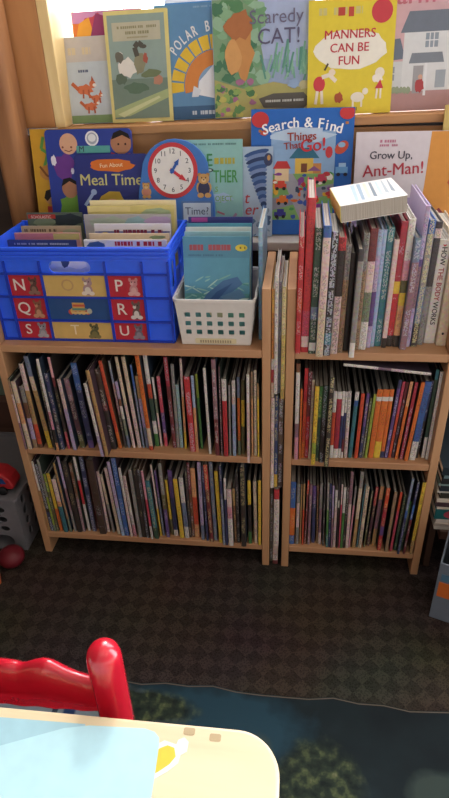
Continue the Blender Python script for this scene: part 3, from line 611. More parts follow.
SIDES = ['#3a3430', '#2c3038', '#4a3830', '#39443c', '#4c3a44', '#2e3a4a', '#5a4638', '#262426']
def place_row(key):
    z, items = BOOK_ROWS[key]
    for i, (label, x, y, th, h, t, bands, mk) in enumerate(items):
        rnd = random.Random(key + str(i))
        y = y + .0
        hard = h > .2 and t > .006
        dmax = .224 - max(y, -.03)
        d = min(.15 + .06 * rnd.random(), dmax)
        dz = t / 2 * abs(math.sin(th)) + .0004
        if key == 'RT':
            xt = x + h * math.sin(th)
            if xt > .715 and xt - t < .85:
                pl = .8986 - .031 - .0045 + max(0, (xt - .7232)) * .1336 - (0.002)
                h = min(h, (pl - .618 - dz - t * .2) / math.cos(th))
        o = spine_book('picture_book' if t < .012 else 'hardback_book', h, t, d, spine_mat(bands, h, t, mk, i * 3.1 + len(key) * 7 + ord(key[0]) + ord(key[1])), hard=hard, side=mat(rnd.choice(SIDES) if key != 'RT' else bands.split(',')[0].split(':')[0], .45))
        o.location = (x, y, z + dz); o.rotation_euler = (0, th, 0)
        if key == 'RT' and 'white anatomy' in label and 'right of the white' not in label:
            for s, fr, c in (('HOW', .855, '#2a2624'), ('THE', .69, '#a02c34'), ('BODY', .524, '#a02c34'), ('WORKS', .31, '#2a2624')):
                lettering(s, .0138, c, o, 0, h * fr, -.0002, .03, R(-90), 1)
            hb = MB(); hb.face([(-.0035, -.0003, h * .955), (0, -.0003, h * .94), (.0035, -.0003, h * .955), (.003, -.0003, h * .962), (0, -.0003, h * .957), (-.003, -.0003, h * .962)], mat('#c02838')); hb.build('heart_print', o, fix=False)
            label = 'white book lettered HOW THE BODY WORKS on top of the narrow bookcase'
        if key == 'RT' and 'wide cream' in label:
            hb = MB(); hb.face([(p[0], -.0003, p[1]) for p in ellipse(-.001, h * .62, .004, .012, 14)], mat('#5a4c48')); hb.face([(p[0], -.0003, p[1]) for p in ellipse(0, h * .12, .0025, .003, 10)], mat('#2a2624')); hb.build('motif_print', o, fix=False)
        cat = 'book'
        tag(o, label, cat, {'L1': 'books on the wide bookcase upper row', 'L2': 'books on the wide bookcase lower row', 'R1': 'books on the narrow bookcase upper row', 'R2': 'books on the narrow bookcase lower row', 'RT': 'books along the narrow bookcase top'}[key])
for k in ('L1', 'L2', 'R1', 'R2', 'RT'):
    place_row(k)

# books wedged between the two bookcases, one standing on another
G = 'books wedged between the two bookcases'
gap = [
 (.6015, .6068, .505, .245, .004, '#d9a44e:.2,#c98a3c:.62,#e2ddd6:.72,#b8403c:.85,#e2c8b0', 'mustard and red spine in the gap beside the wide bookcase, topmost layer'),
 (.6072, .6143, .516, .262, .0, '#e2ddd6:.5,#d4cec6:.8,#dfd5cf', 'tall white book at the top of the gap between the bookcases'),
 (.6149, .6208, .512, .25, .012, '#8f8e9a:.5,#6f7488', 'grey-lilac book at the top of the gap, right of the tall white one'),
 (.6214, .6296, .503, .252, .002, '#e6d7a0:.4,#d8c070:.9,#b89a50', 'pale yellow book at the top of the gap, touching the narrow bookcase'),
 (.6015, .6090, .255, .248, .004, '#dcc9c0:.6,#e6d0c0:.85,#e2ddd6', 'cream-pink book halfway down the gap between the bookcases'),
 (.6096, .6172, .258, .25, .005, '#22406c:.6,#2a4a80:.85,#d9b24a', 'navy book with yellow foot halfway down the gap'),
 (.6180, .6290, .256, .246, .006, '#5a4a40:.5,#3a2c28', 'brown-black book halfway down the gap, beside the narrow bookcase'),
 (.6015, .6085, .004, .246, .012, '#4a4a40:.6,#5c5c50', 'dark olive book at the bottom of the gap on the floor'),
 (.6105, .6230, .07, .183, .0, '#c0303c:.16,#e2d8d0:.9,#dcc9c0', 'cream book with a red cap low in the gap'),
 (.6090, .6215, .004, .0635, .004, '#c9b0a8:.5,#dcd4cc:.8,#7c3038', 'small red and white book lying lowest in the gap on the floor'),
]
for i, (a, b, z, h, y, bands, label) in enumerate(gap):
    o = spine_book('picture_book', h, b - a, .17, spine_mat(bands, h, b - a, .7, 300 + i * 3.3), hard=False)
    o.location = ((a + b) / 2, y, z); tag(o, label, 'book', G)

# slim book lying across the standing ones, under the top board of the narrow bookcase
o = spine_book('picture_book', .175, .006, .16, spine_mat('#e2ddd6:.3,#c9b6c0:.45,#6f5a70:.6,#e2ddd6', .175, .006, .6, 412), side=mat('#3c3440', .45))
o.rotation_euler = (0, R(90 + 5.5), 0); o.location = (.748, -.004, .5925); tag(o, 'thin white book lying flat across the upper row under the narrow bookcase top board', 'book')

# thick paperback lying on the standing books
bt = MB(); cw = mat('#e9e8e2', .35, .4)
w_, d_, t_ = .1212, .1351, .031
bt.box(0, 0, -.0008, w_, d_, 0, cw); bt.box(0, 0, -t_, w_, d_, -t_ + .0008, cw); bt.box(-.001, 0, -t_, 0, d_, 0, mat('#ddd26a', .4))
o = empty('paperback_book', (0, 0, 0)); bt.build('cover', o); o.location = (.7232, .0356, .8986); o.rotation_euler = (.0243, -.1336, .1032)
q = MB(); q.box(.0003, .0006, -t_ + .001, w_ - .001, d_ - .001, -.001, PAGES); q.build('pages', o)
q = MB()
for i in range(7):
    x = .03 + i * .012
    c = mat(['#bcd2e2', '#9fb4c6', '#d8d8c8', '#7a8894', '#c4d6e0', '#b0bcc4', '#8e9aa4'][i], .35)
    q.face([(x, .01 + .006 * i, .0002), (x + .006, .01 + .004 * i, .0002), (x + .016 - .001 * i, d_ - .01, .0002), (x + .008, d_ - .008, .0002)], c)
q.build('cover_print', o, fix=False)
tag(o, 'thick paperback with pale yellow spine lying flat on top of the standing books', 'book')
# ------------------------------------------------------------------ covers stood along the two sills
def marks(a, u0, u1, v, h, col, seed=0, gap=.3):
    rnd = random.Random(seed); u = u0
    while u < u1:
        w = h * a.H / a.W * rnd.uniform(.4, .9)
        if rnd.random() > .15: a.rect(u, v, min(u + w, u1), v + h, col)
        u += w * (1 + gap)
SILL = 'picture books facing out on the lower sill'
TOPS = 'picture books facing out on the upper sill'
LZ, LL = .7726, R(10)
def low(name, x0, x1, H, k, cover, label, T=.009, board=False, cat='book'):
    return face_book(name, x1 - x0, H, T, ((x0 + x1) / 2, .285 - .014 * k, LZ + T * math.sin(LL)), LL, 0, cover, label, cat, SILL, board)
SK1, SK2, SK3 = '#d8a888', '#b07c5c', '#c89674'

# yellow book at the back
o = low('picture_book', .033, .225, .232, 0, '#c9992f', 'yellow cover mostly hidden behind the blue board book, beside the corner post')
a = Art(.192, .232)
a.line([(.16, .93), (.12, .82), (.2, .78), (.14, .66)], .007, '#5f9a4c'); a.ell(.17, .6, .1, .07, '#b98242'); a.line([(.08, .66), (.16, .57), (.25, .56)], .005, '#7a4c24')
a.ell(.19, .36, .09, .07, '#b98a5c'); a.poly([(.09, .36), (.12, .43), (.2, .45), (.28, .41), (.2, .39), (.13, .33)], '#221c18'); a.rect(.12, .1, .3, .28, '#b23a34'); a.build(o)

# blue board book with babies
o = low('board_book', .073, .273, .232, 1, '#2f4296', 'blue board book with cartoon babies, behind the navy Meal Time one', .01, True)
a = Art(.2, .232)
a.blob(.2, .66, .13, .13, '#6e3c8c', 1); a.ell(.27, .87, .105, .095, SK1); a.ell(.2, .84, .012, .01, '#7a4a34'); a.ell(.3, .84, .012, .01, '#7a4a34'); a.line([(.22, .815), (.27, .80), (.31, .815)], .002, '#7a4a34')
a.blob(.08, .72, .03, .05, '#e6e2ea', 3); a.blob(.29, .62, .02, .03, '#d8d8e6', 5)
a.ell(.55, .915, .078, .068, '#e8eaea'); a.ell(.55, .915, .06, .052, '#a8b0bc'); a.ell(.55, .92, .045, .035, '#e8eaea')
a.rect(.36, .785, .75, .85, '#5aa49c')
a.ell(.88, .87, .12, .1, SK2); a.poly([(.77, .9), (.8, .96), (.88, .985), (.97, .95), (.99, .9), (.9, .94)], '#1e1816'); a.ell(.85, .86, .012, .01, '#3a2018'); a.ell(.93, .86, .012, .01, '#3a2018'); a.poly([(.76, .79), (.86, .76), (.98, .78), (.98, .72), (.76, .72)], '#c03c44')
a.blob(.25, .3, .16, .12, '#6c9a3c', 7); a.ell(.24, .46, .095, .09, SK2); a.poly([(.14, .48), (.17, .55), (.25, .565), (.32, .53), (.33, .49), (.24, .53)], '#1a1614')
a.build(o); lettering('M', .017, '#2a3a4a', o, -.028 + .012, .19, -.0035)

# navy Meal Time book
o = low('board_book', .1417, .312, .182, 2, '#2b3478', 'navy board book lettered Meal Time, tucked beside the toy clock', .009, True)
a = Art(.1703, .182)
a.blob(.5, .87, .3, .075, '#d6722c', 2, 20, .1)
a.blob(.48, .36, .2, .22, '#b89a3a', 4, 18, .1); a.ell(.48, .3, .165, .18, SK3); a.ell(.42, .3, .014, .014, '#4a3020'); a.ell(.55, .3, .014, .014, '#4a3020'); a.line([(.42, .22), (.48, .2), (.54, .22)], .002, '#8a4a34')
a.line([(.1, .4), (.22, .54)], .007, '#9cb0d0'); a.ell(.235, .56, .04, .035, '#9cb0d0')
a.poly([(.12, .28), (.24, .3), (.22, .1), (.13, .1)], '#8ca0c4')
a.build(o); lettering('Meal Time', .0345, '#c8c27a', o, -.003, .127, -.0032, .012); lettering('Fun About', .0125, '#f0d8b0', o, 0, .1585, -.0035, .012, .05)

# teaching clock
o = empty('toy_clock', (.3745, .285 - .014 * 3, LZ + .002)); o.rotation_euler = (-LL, 0, 0)
tag(o, 'arched blue toy clock with red-ringed dial and teddy bears, on the lower sill', 'clock')
pts = [(-.087, 0), (.087, 0), (.087, .075), (.083, .10), (.0765, .12)]
for i in range(0, 13):
    t = R(22 + 136 * i / 12); pts.append((.078 * math.cos(t), .1345 + .078 * math.sin(t)))
pts += [(-.079, .13), (-.085, .10), (-.087, .075)]
q = MB(); q.prism(pts, 0, .010, mat('#3f76c0', .45)); q.build('back_board', o, bevel=.0015)
DC = (-.005, .1475)
q = MB(); q.prism(ellipse(DC[0], DC[1], .0555, .0575, 40), -.0022, -.0002, mat('#c2363c', .4)); q.build('dial_ring', o)
q = MB(); q.prism(ellipse(DC[0], DC[1], .0465, .0485, 40), -.0030, -.0022, mat('#e6e4de', .5)); dial = q.build('dial', o)
for n in range(1, 13):
    t = R(90 - 30 * n); lettering(str(n), .0145, '#3a4048', dial, DC[0] + .038 * math.cos(t), DC[1] + .0395 * math.sin(t), -.0032, .01, name='numeral_lettering')
def hand(name, ang, L, w, c, y):
    ca, sa = math.cos(ang), math.sin(ang)
    P = lambda u, v: (DC[0] + u * ca - v * sa, DC[1] + u * sa + v * ca)
    q = MB(); q.prism([P(-.006, -w * .5), P(L * .55, -w * .5), P(L * .55, -w), P(L, 0), P(L * .55, w), P(L * .55, w * .5), P(-.006, w * .5)], y - .0012, y, mat(c, .4)); q.build(name, o)
hand('minute_hand', R(-35), .038, .0062, '#cc2f3a', -.0034)
hand('hour_hand', R(57), .029, .0055, '#2c5cae', -.0048)
q = MB(); q.prism(ellipse(DC[0], DC[1], .005, .005, 16), -.0075, -.006, mat('#2c5cae')); q.build('hub', o)
def bear(cx, cz, s, body, name='teddy_print'):
    q = MB(); k = [0]
    def e(x, z, rx, rz, c):
        k[0] += 1; q.face([(cx + p[0] * s, -.0032 - .0001 * k[0], cz + p[1] * s) for p in ellipse(x, z, rx, rz, 16)], mat(c))
    F1, F2 = '#c69a5c', '#b08248'
    e(-.5, .0, .28, .5, F1); e(.5, 0, .28, .5, F1); e(0, -.1, .62, .75, body); e(-.35, -.75, .34, .25, F1); e(.4, -.75, .34, .25, F1)
    e(-.42, 1.22, .2, .2, F2); e(.42, 1.22, .2, .2, F2); e(0, .85, .58, .5, F1); e(0, .7, .24, .18, '#dcbc88'); e(0, .76, .08, .06, '#2a1c14'); e(-.2, .95, .06, .07, '#2a1c14'); e(.2, .95, .06, .07, '#2a1c14')
    return q.build(name, o, fix=False)
bear(.064, .112, .0215, '#2e3050'); bear(-.066, .104, .014, '#c0806c')
q = MB(); q.prism(rrect(.012, .038, .082, .084, .002), -.0024, -.0002, mat('#5278ac')); lp = q.build('label_panel', o)
q = MB(); q.prism(rrect(.016, .042, .078, .080, .002), -.0030, -.0024, mat('#c3d3e0')); q.build('label_face', lp)
lettering('Time?', .0225, '#44506a', lp, .047, .062, -.0034, .006, name='label_lettering')

# pale teal science cover
o = low('picture_book', .355, .522, .208, 2, '#8fc2bc', 'pale teal cover with green lettering, behind the toy clock')
a = Art(.167, .208)
marks(a, .3, .92, .945, .018, '#5f8a88', 4); marks(a, .63, .9, .76, .06, '#b4b04c', 6); a.ell(.56, .7, .06, .02, '#3a4a44'); a.ell(.56, .7, .035, .012, '#c8d8d0')
a.blob(.72, .42, .16, .05, '#a8c4dc', 3); a.blob(.48, .2, .06, .09, '#d2b24a', 5); a.line([(.8, .13), (.92, .26)], .006, '#a888a0'); a.line([(.66, .28), (.76, .25)], .004, '#b87080'); a.line([(.45, .1), (.55, .25)], .004, '#c87840')
marks(a, .5, .85, .04, .018, '#6a9490', 9); a.build(o)
lettering('E', .036, '#3f8a54', o, .011, .165, -.003, .03, wide=.8); lettering('THER', .037, '#4c9a58', o, .046, .131, -.003, .03, wide=.6); lettering('OJECT', .016, '#7fae54', o, .042, .0855, -.003, .02, wide=.85); lettering('S', .016, '#7fae54', o, .026, .105, -.003, .02)

# tornado cover
o = low('picture_book', .388, .588, .19, 1, '#a9bfd4', 'pale blue cover with a dark blue tornado, in front of the Search & Find book')
a = Art(.2, .19)
rn = random.Random(3)
for i in range(16):
    v = .93 - i * .04; u = .84 + .1 * (i / 16) ** 1.4 - .02; w = .14 - .0075 * i
    a.ell(u, v, w, .032, ['#39588e', '#7890bc', '#2b4068', '#5d7cb0'][i % 4], 18, .25)
a.ell(.95, .86, .05, .07, '#3a4468'); a.ell(.955, .88, .018, .03, '#c89a5c')
for i in range(26): a.blob(rn.uniform(.72, .98), rn.uniform(.03, .3), .03, .03, rn.choice(['#4a6484', '#7f96ac', '#5b7896', '#aebccb']), i)
a.build(o); lettering('t', .034, '#b5484e', o, .042, .083, -.004, .01, shear=.2); lettering('er', .034, '#b5484e', o, .052, .058, -.004, .01, shear=.2)

# Search & Find
o = low('picture_book', .539, .76, .262, 0, '#2264b8', 'tall blue Search & Find cover with a busy town scene, on the lower sill')
a = Art(.221, .262)
a.rect(.2, .125, .83, .83, '#8fb2d8'); a.blob(.5, .8, .28, .06, '#b9cfe6', 2)
a.rect(.2, .125, .83, .5, '#7fae6a'); a.poly([(.2, .3), (.83, .42), (.83, .34), (.2, .2)], '#8d90a0'); a.poly([(.3, .5), (.42, .5), (.7, .13), (.5, .13)], '#a2a4b0')
a.rect(.44, .5, .62, .62, '#e0bc54'); a.poly([(.38, .62), (.46, .7), (.6, .7), (.68, .62)], '#34708a'); a.rect(.62, .5, .7, .58, '#c98a50'); a.rect(.5, .51, .56, .58, '#7a4a34')
a.rect(.24, .44, .38, .54, '#e8d0a8'); a.poly([(.22, .54), (.26, .6), (.36, .6), (.4, .54)], '#c43c3c')
a.poly([(.56, .52), (.63, .56), (.7, .52)], '#8a5a8c')
rn = random.Random(12)
for i in range(60):
    u, v = rn.uniform(.22, .8), rn.uniform(.14, .5); a.blob(u, v, rn.uniform(.012, .04), rn.uniform(.01, .028), rn.choice(['#c03a40', '#e2b33c', '#3e5cae', '#d86c34', '#e8e4dc', '#4a9a58', '#8c4a9a', '#3c4c64']), i, 8, .3)
for u, v, c in ((.3, .4, '#d24a3a'), (.32, .28, '#e07a30'), (.7, .45, '#c0405a'), (.62, .3, '#c83a44'), (.3, .17, '#3a3c8c')):
    a.rect(u - .06, v - .015, u + .06, v + .02, c); a.rect(u - .03, v + .02, u + .04, v + .045, c); a.ell(u - .035, v - .018, .018, .014, '#222226'); a.ell(u + .035, v - .018, .018, .014, '#222226')
for u, v, ru, rv in ((.09, .92, .085, .06), (.93, .96, .075, .05)): a.ell(u, v, ru, rv, '#c23a3c'); a.rect(u - .015, v - rv - .035, u + .015, v - rv - .015, '#b87a40')
a.ell(.89, .7, .07, .045, '#c4503c', 16, .5); a.ell(.89, .72, .035, .02, '#8fb8d8'); a.ell(.77, .665, .035, .045, '#c84048'); a.rect(.84, .5, .96, .55, '#6aa2d6'); a.rect(.87, .55, .94, .58, '#9cc4e6'); a.ell(.87, .49, .02, .014, '#2a2c3c'); a.ell(.94, .49, .02, .014, '#2a2c3c')
a.blob(.13, .82, .04, .02, '#c4503c', 4); a.ell(.77, .04, .05, .018, '#d6b23c')
a.build(o)
word = 'Search & Find'; base = None
for i, ch in enumerate(word):
    if ch == ' ': continue
    t = (i - 6) / 6; me_o = lettering(ch, .029, '#eef2f6', o, .078 * t * 1.02, .2335 - .0125 * t * t, -.0062, .03, -.22 * t)
for s, sz, x, z, c, rt in (('Things', .024, .0, .206, '#9a3c34', .04), ('That', .02, -.02, .188, '#9a3c34', .1), ('Go!', .036, .025, .188, '#c8303c', .06)):
    lettering(s, sz, c, o, x, z, -.0062, .03, rt)

# wide superhero storybook (figure left out)
o = low('picture_book', .765, 1.015, .215, 1, '#d6cfd6', 'wide pale storybook with orange side panel, titled Grow Up, on the lower sill')
a = Art(.25, .215)
a.poly([(.62, 1), (1, 1), (1, 0), (.56, 0), (.6, .5)], '#d89648'); a.poly([(0, .36), (.12, .38), (.3, .4), (.5, .38), (.56, .3), (.56, 0), (0, 0)], '#a89ac2')
for i in range(9): a.rect(.02 + .06 * i, .18 + .03 * (i % 3), .055 + .06 * i, .3 + .02 * (i % 2), '#9080b0')
a.blob(.72, .1, .14, .16, '#8a3c48', 3); a.blob(.93, .3, .09, .22, '#4a8a44', 4); a.blob(.84, .52, .05, .05, '#c05a40', 5)
marks(a, .2, .33, .9, .025, '#c08098', 2); marks(a, .2, .35, .865, .02, '#c08098', 5)
a.build(o)
lettering('Grow Up,', .022, '#4a4654', o, -.05, .168, -.004, .02); lettering('Ant-Man!', .034, '#b23a4a', o, -.043, .139, -.004, .015, .06)

o = low('picture_book', .945, 1.13, .262, 0, '#c9b06a', 'tan-yellow cover showing only its edge behind the wide storybook')
a = Art(.185, .262); a.rect(.12, .1, .9, .8, '#7f9a8c'); a.rect(.12, .8, .9, .95, '#b8beb4'); a.build(o)

# upper sill
TL, TZ = R(9), 1.0036
def up(name, x0, x1, H, k, cover, label, T=.009):
    return face_book(name, x1 - x0, H, T, ((x0 + x1) / 2, .405 - .013 * k, TZ + T * math.sin(TL) + math.tan(SLOPE) * ((x0 + x1) / 2 - .28)), TL, 0, cover, label, 'book', TOPS, roll=-SLOPE)
o = up('picture_book', .13, .29, .226, -1, '#d8783c', 'orange and purple cover peeping out above the fox book')
a = Art(.16, .226); a.rect(0, .9, 1, 1, '#c48cc0'); a.blob(.35, .85, .2, .12, '#c04a5c', 3); a.poly([(.0, .7), (.3, .8), (.25, .95), (.1, .9)], '#e0a040'); a.poly([(.25, .78), (.5, .7), (.5, .95), (.35, .98)], '#8c3c6c'); a.build(o)
o = up('picture_book', .345, .5, .238, -1, '#4a8fd0', 'bright blue cover edge behind the polar bear book')
a = Art(.155, .238); a.rect(0, .97, 1, 1, '#d8e4ee'); a.build(o)
o = up('picture_book', .109, .262, .178, 0, '#b9c4cc', 'pale grey-blue cover with orange foxes, next to the window jamb')
a = Art(.153, .178)
a.rect(0, .72, 1, 1, '#bdb8b4'); marks(a, .05, .4, .8, .08, '#cdbf9e', 3); marks(a, .18, .38, .6, .03, '#56607a', 5); a.rect(0, 0, 1, .1, '#7c9a6c')
for cx, cy, s in ((.26, .4, 1), (.32, .2, .8), (.42, .3, .6)):
    a.blob(cx, cy, .12 * s, .06 * s, '#c8704c', 3); a.ell(cx + .12 * s, cy + .06 * s, .05 * s, .045 * s, '#c8704c'); a.poly([(cx + .1 * s, cy + .1 * s), (cx + .12 * s, cy + .16 * s), (cx + .15 * s, cy + .1 * s)], '#a8583c'); a.ell(cx + .15 * s, cy + .05 * s, .03 * s, .02 * s, '#eae2d8'); a.line([(cx - .1 * s, cy), (cx - .2 * s, cy + .08 * s)], .008 * s, '#b8603c'); a.line([(cx - .03, cy), (cx - .04, cy - .1 * s)], .004, '#a8583c'); a.line([(cx + .05, cy), (cx + .06, cy - .1 * s)], .004, '#a8583c')
a.build(o)
o = up('picture_book', .211, .354, .222, 1, '#d8cd86', 'yellow-bordered grey-green cover with swans on a river')
a = Art(.143, .222)
a.rect(.05, .035, .95, .965, '#8fa39c'); a.rect(.12, .74, .88, .9, '#b9b6a0'); marks(a, .2, .82, .845, .022, '#8d8a6c', 2); marks(a, .3, .72, .795, .026, '#8d8a6c', 4); marks(a, .35, .68, .76, .014, '#9a9678', 6)
a.rect(.05, .035, .95, .4, '#74877a'); a.poly([(.05, .12), (.95, .3), (.95, .22), (.3, .06), (.05, .05)], '#a2b080'); a.poly([(.1, .08), (.8, .24), (.82, .22), (.2, .05)], '#c2c89a')
a.blob(.32, .5, .14, .09, '#dedbd2', 3); a.line([(.24, .52), (.2, .6), (.24, .64)], .008, '#dedbd2'); a.blob(.2, .6, .08, .05, '#6c6a60', 8)
a.blob(.52, .53, .09, .1, '#8c8a70', 5); a.line([(.49, .6), (.46, .68), (.52, .72), (.58, .69)], .011, '#54524a'); a.ell(.6, .685, .05, .018, '#54524a'); a.blob(.62, .58, .035, .05, '#a85a4a', 2)
a.blob(.8, .38, .08, .05, '#b0806a', 7); a.blob(.45, .32, .2, .05, '#5c7460', 9); a.blob(.7, .44, .15, .04, '#6f7c5c', 11); a.blob(.2, .4, .1, .05, '#5c6c5c', 12)
a.build(o)
o = up('picture_book', .322, .512, .228, 0, '#5f8cb4', 'blue polar bear cover with a big orange and yellow half sun')
a = Art(.19, .228)
cx, cy = .7, .29
def sector(r0, r1, a0, a1, c, n=8):
    P = lambda rad, t: (cx + rad * math.cos(t) / a.W, cy + rad * math.sin(t) / a.H)
    a.poly([P(r1, a0 + (a1 - a0) * i / n) for i in range(n + 1)] + [P(r0, a1 - (a1 - a0) * i / n) for i in range(n + 1)], c)
for i in range(13): sector(.074, .102, R(180 - 15 * i + 6.4), R(180 - 15 * i - 6.4), '#dcb83c')
sector(.04, .072, R(190), R(-10), '#d08444', 24); sector(.0, .042, R(190), R(-10), '#7ea0c0', 20)
a.poly([(.47, .22), (.5, .34), (.58, .4), (.7, .5), (.83, .52), (.95, .2), (.8, .16)], '#dfe4ea'); a.poly([(.4, .2), (.43, .3), (.52, .26), (.48, .2)], '#cfd8e2')
a.rect(0, 0, 1, .12, '#3f6288'); marks(a, .4, .95, .04, .035, '#b8c8d6', 3); marks(a, .45, .9, .96, .015, '#84a6c4', 4); a.build(o)
for i, ch in enumerate('POLAR BEAR'):
    if ch == ' ': continue
    t = R(142 - 7.4 * i); lettering(ch, .029, '#dfe3e6', o, (cx - .5) * .19 + .117 * math.cos(t), cy * .228 + .117 * math.sin(t), -.0032, .035, t - R(90), .62)
o = up('picture_book', .452, .673, .231, 1, '#93a6c4', 'jungle cover titled Scaredy CAT on the upper sill')
a = Art(.221, .231)
a.rect(0, 0, .5, 1, '#7c9c7a'); a.poly([(.4, 1), (1, 1), (1, .45), (.5, .5)], '#a3b2d2')
rn = random.Random(8)
for i in range(60):
    u, v = rn.uniform(.02, .5), rn.uniform(.3, 1); a.blob(u, v, rn.uniform(.03, .08), rn.uniform(.03, .07), rn.choice(['#55845c', '#6f9c74', '#84ac88', '#49785c', '#90b498']), i)
for i in range(30):
    u = rn.uniform(.5, .98); v = rn.uniform(.3, .42); a.line([(u, v), (u + rn.uniform(-.08, .08), v + rn.uniform(.1, .24))], .004, rn.choice(['#5c9484', '#74a892', '#8ab8a0']))
a.poly([(.0, 0), (1, 0), (1, .22), (.6, .3), (.3, .25), (0, .34)], '#a8a468'); a.blob(.3, .55, .1, .22, '#c08a52', 2, 16, .2); a.blob(.27, .78, .14, .12, '#a86c44', 4, 16, .25); a.blob(.2, .52, .08, .14, '#cc9a60', 6, 14, .2)
for i in range(40):
    u, v = rn.uniform(0, .42), rn.uniform(0, .32); a.blob(u, v, rn.uniform(.015, .05), rn.uniform(.015, .04), rn.choice(['#64905a', '#8aa860', '#b8b464', '#a06c8c', '#4c7850']), 200 + i)
a.poly([(.45, .16), (.6, .2), (.9, .2), (.98, .12), (.9, .06), (.5, .08)], '#5c5a54'); marks(a, .52, .9, .125, .02, '#c8ccc8', 8)
a.blob(.8, .28, .06, .04, '#8fa8c8', 4); a.blob(.9, .26, .05, .04, '#b8b48c', 5); a.build(o)
lettering('Scaredy', .037, '#6a6680', o, .028, .192, -.009, .006); lettering('CAT!', .042, '#5c5874', o, .034, .155, -.009, .008)
o = up('picture_book', .659, .839, .217, 2, '#dcc83c', 'bright yellow cover titled Manners Can Be Fun')
a = Art(.18, .217)
marks(a, .12, .62, .87, .06, '#c8bf7c', 3); a.rect(.34, .86, .42, .93, '#b8483c'); a.rect(.46, .85, .52, .93, '#b8483c'); a.ell(.84, .88, .12, .1, '#c4434c')
a.blob(.5, .57, .42, .17, '#e9e6da', 4, 24, .06)
a.ell(.14, .28, .07, .07, '#c8404a'); a.line([(.17, .34), (.26, .36), (.34, .3)], .008, '#e6dccc'); a.ell(.29, .38, .04, .03, '#e8d8c4'); a.line([(.12, .22), (.1, .1)], .006, '#e6dccc'); a.line([(.17, .22), (.18, .1)], .006, '#e6dccc'); a.blob(.38, .15, .05, .05, '#b05a3c', 3); a.line([(.2, .4), (.24, .46)], .004, '#4a4438')
a.ell(.6, .15, .08, .045, '#e6e0d0'); a.ell(.69, .2, .035, .03, '#e6e0d0'); a.line([(.55, .12), (.55, .06)], .004, '#e6e0d0'); a.line([(.65, .12), (.65, .06)], .004, '#e6e0d0')
a.ell(.85, .36, .055, .045, '#e8e0d0'); a.blob(.83, .31, .06, .04, '#ece6da', 3); a.poly([(.8, .22), (.9, .22), (.86, .3)], '#c8404a'); a.line([(.83, .22), (.82, .13)], .004, '#e6dccc'); a.line([(.87, .22), (.87, .13)], .004, '#e6dccc')
marks(a, .3, .6, .03, .03, '#8a7c34', 5); a.build(o)
for s, z in (('MANNERS', .152), ('CAN BE', .127), ('FUN', .103)): lettering(s, .0235, '#bc3844', o, -.003, z, -.004, .02)
o = up('picture_book', .80, 1.06, .24, 1, '#c9a6ac', 'pink cover with a white farmhouse, titled Farm')
a = Art(.26, .24)
a.rect(0, 0, 1, .2, '#b08c8c'); a.rect(.0, .16, .25, .4, '#c8ccd0'); a.poly([(0, .4), (0, .56), (.2, .58), (.25, .42)], '#6a7484'); a.rect(.23, .16, .85, .62, '#d2d5d8'); a.poly([(.2, .62), (.26, .78), (.84, .78), (.9, .62)], '#6f7886')
for u, v in ((.07, .25), (.4, .5), (.6, .5)):
    a.rect(u, v, u + .1, v + .11, '#8c98a4')
    for k in (1, 2): a.rect(u + .033 * k - .004, v, u + .033 * k + .004, v + .11, '#d8dade')
    a.rect(u, v + .05, u + .1, v + .058, '#d8dade')
a.rect(.32, .14, .4, .36, '#9c9ca0'); a.poly([(.28, .38), (.3, .46), (.54, .46), (.56, .38)], '#7c848f'); a.rect(.5, .18, .58, .32, '#9aa4ae'); a.rect(.41, .12, .43, .38, '#dcdee2'); a.blob(.38, .2, .035, .06, '#a8484c', 3); a.ell(.38, .27, .018, .02, '#c8a08c')
for i in range(10): a.blob(.02 + i * .03, .17, .02, .03, '#8f9c84', i)
a.build(o); lettering('Farm', .05, '#b86a78', o, -.062, .216, -.006, .02)
# ------------------------------------------------------------------ blue letter crate
BLUE = mat('#2f64f2', .35, .5); BLUE_SHADED = mat('#1a3cb4', .4, .5)  # second blue is the same plastic, with the ribs' shade put into the colour
CX, CY, CZ = .0195, .03, .6186
CW, CD, CH = .3765, .2, .204
cr = empty('storage_crate', (CX, CY, CZ)); tag(cr, 'bright blue plastic crate with letter and animal squares, on the wide bookcase', 'crate')
T = .003
stad = lambda x0, z0, x1, z1: rrect(x0, z0, x1, z1, (z1 - z0) / 2 - .0005, 6)
plate([(0, 0), (CW, 0), (CW, CH), (0, CH)], [stad(.1285, .1515, .2155, .1755)], T, BLUE, 'front_wall', Matrix.Translation((0, T / 2, 0)) @ FRONT, cr)
plate([(0, 0), (CW, 0), (CW, CH), (0, CH)], [stad(.1285, .1515, .2155, .1755)], T, BLUE, 'back_wall', Matrix.Translation((0, CD - T / 2, 0)) @ FRONT, cr)
SIDE = Matrix(((0, 0, 1, 0), (1, 0, 0, 0), (0, 1, 0, 0), (0, 0, 0, 1)))
y0, y1 = T + .0001, CD - T - .0001
side_holes = [rrect(.065, .135, .135, .168, .01), rrect(.03, .11, .055, .165, .004), rrect(.145, .11, .17, .165, .004)]
for x in (T / 2, CW - T / 2):
    plate([(y0, 0), (y1, 0), (y1, CH), (y0, CH)], side_holes, T, BLUE, 'side_wall', Matrix.Translation((x, 0, 0)) @ SIDE, cr)
q = MB(); q.box(T, T, .0, CW - T, CD - T, .004, BLUE_SHADED); q.build('base', cr)
q = MB()
for i, z in enumerate((.176, .184, .192, .2)):
    o_ = (.001, .0035, .0035, .005)[i]
    for b in ((-o_, -o_, CW + o_, -.0001), (-o_, CD + .0001, CW + o_, CD + .003), (-.0012, 0, -.0001, CD), (CW + .0001, 0, CW + .0022, CD)):
        if z < .187 and b[1] < 0 and False: continue
        q.box(b[0], b[1], z, b[2], b[3], z + .0038, BLUE)
q.build('rim', cr, bevel=.0006)
q = MB()
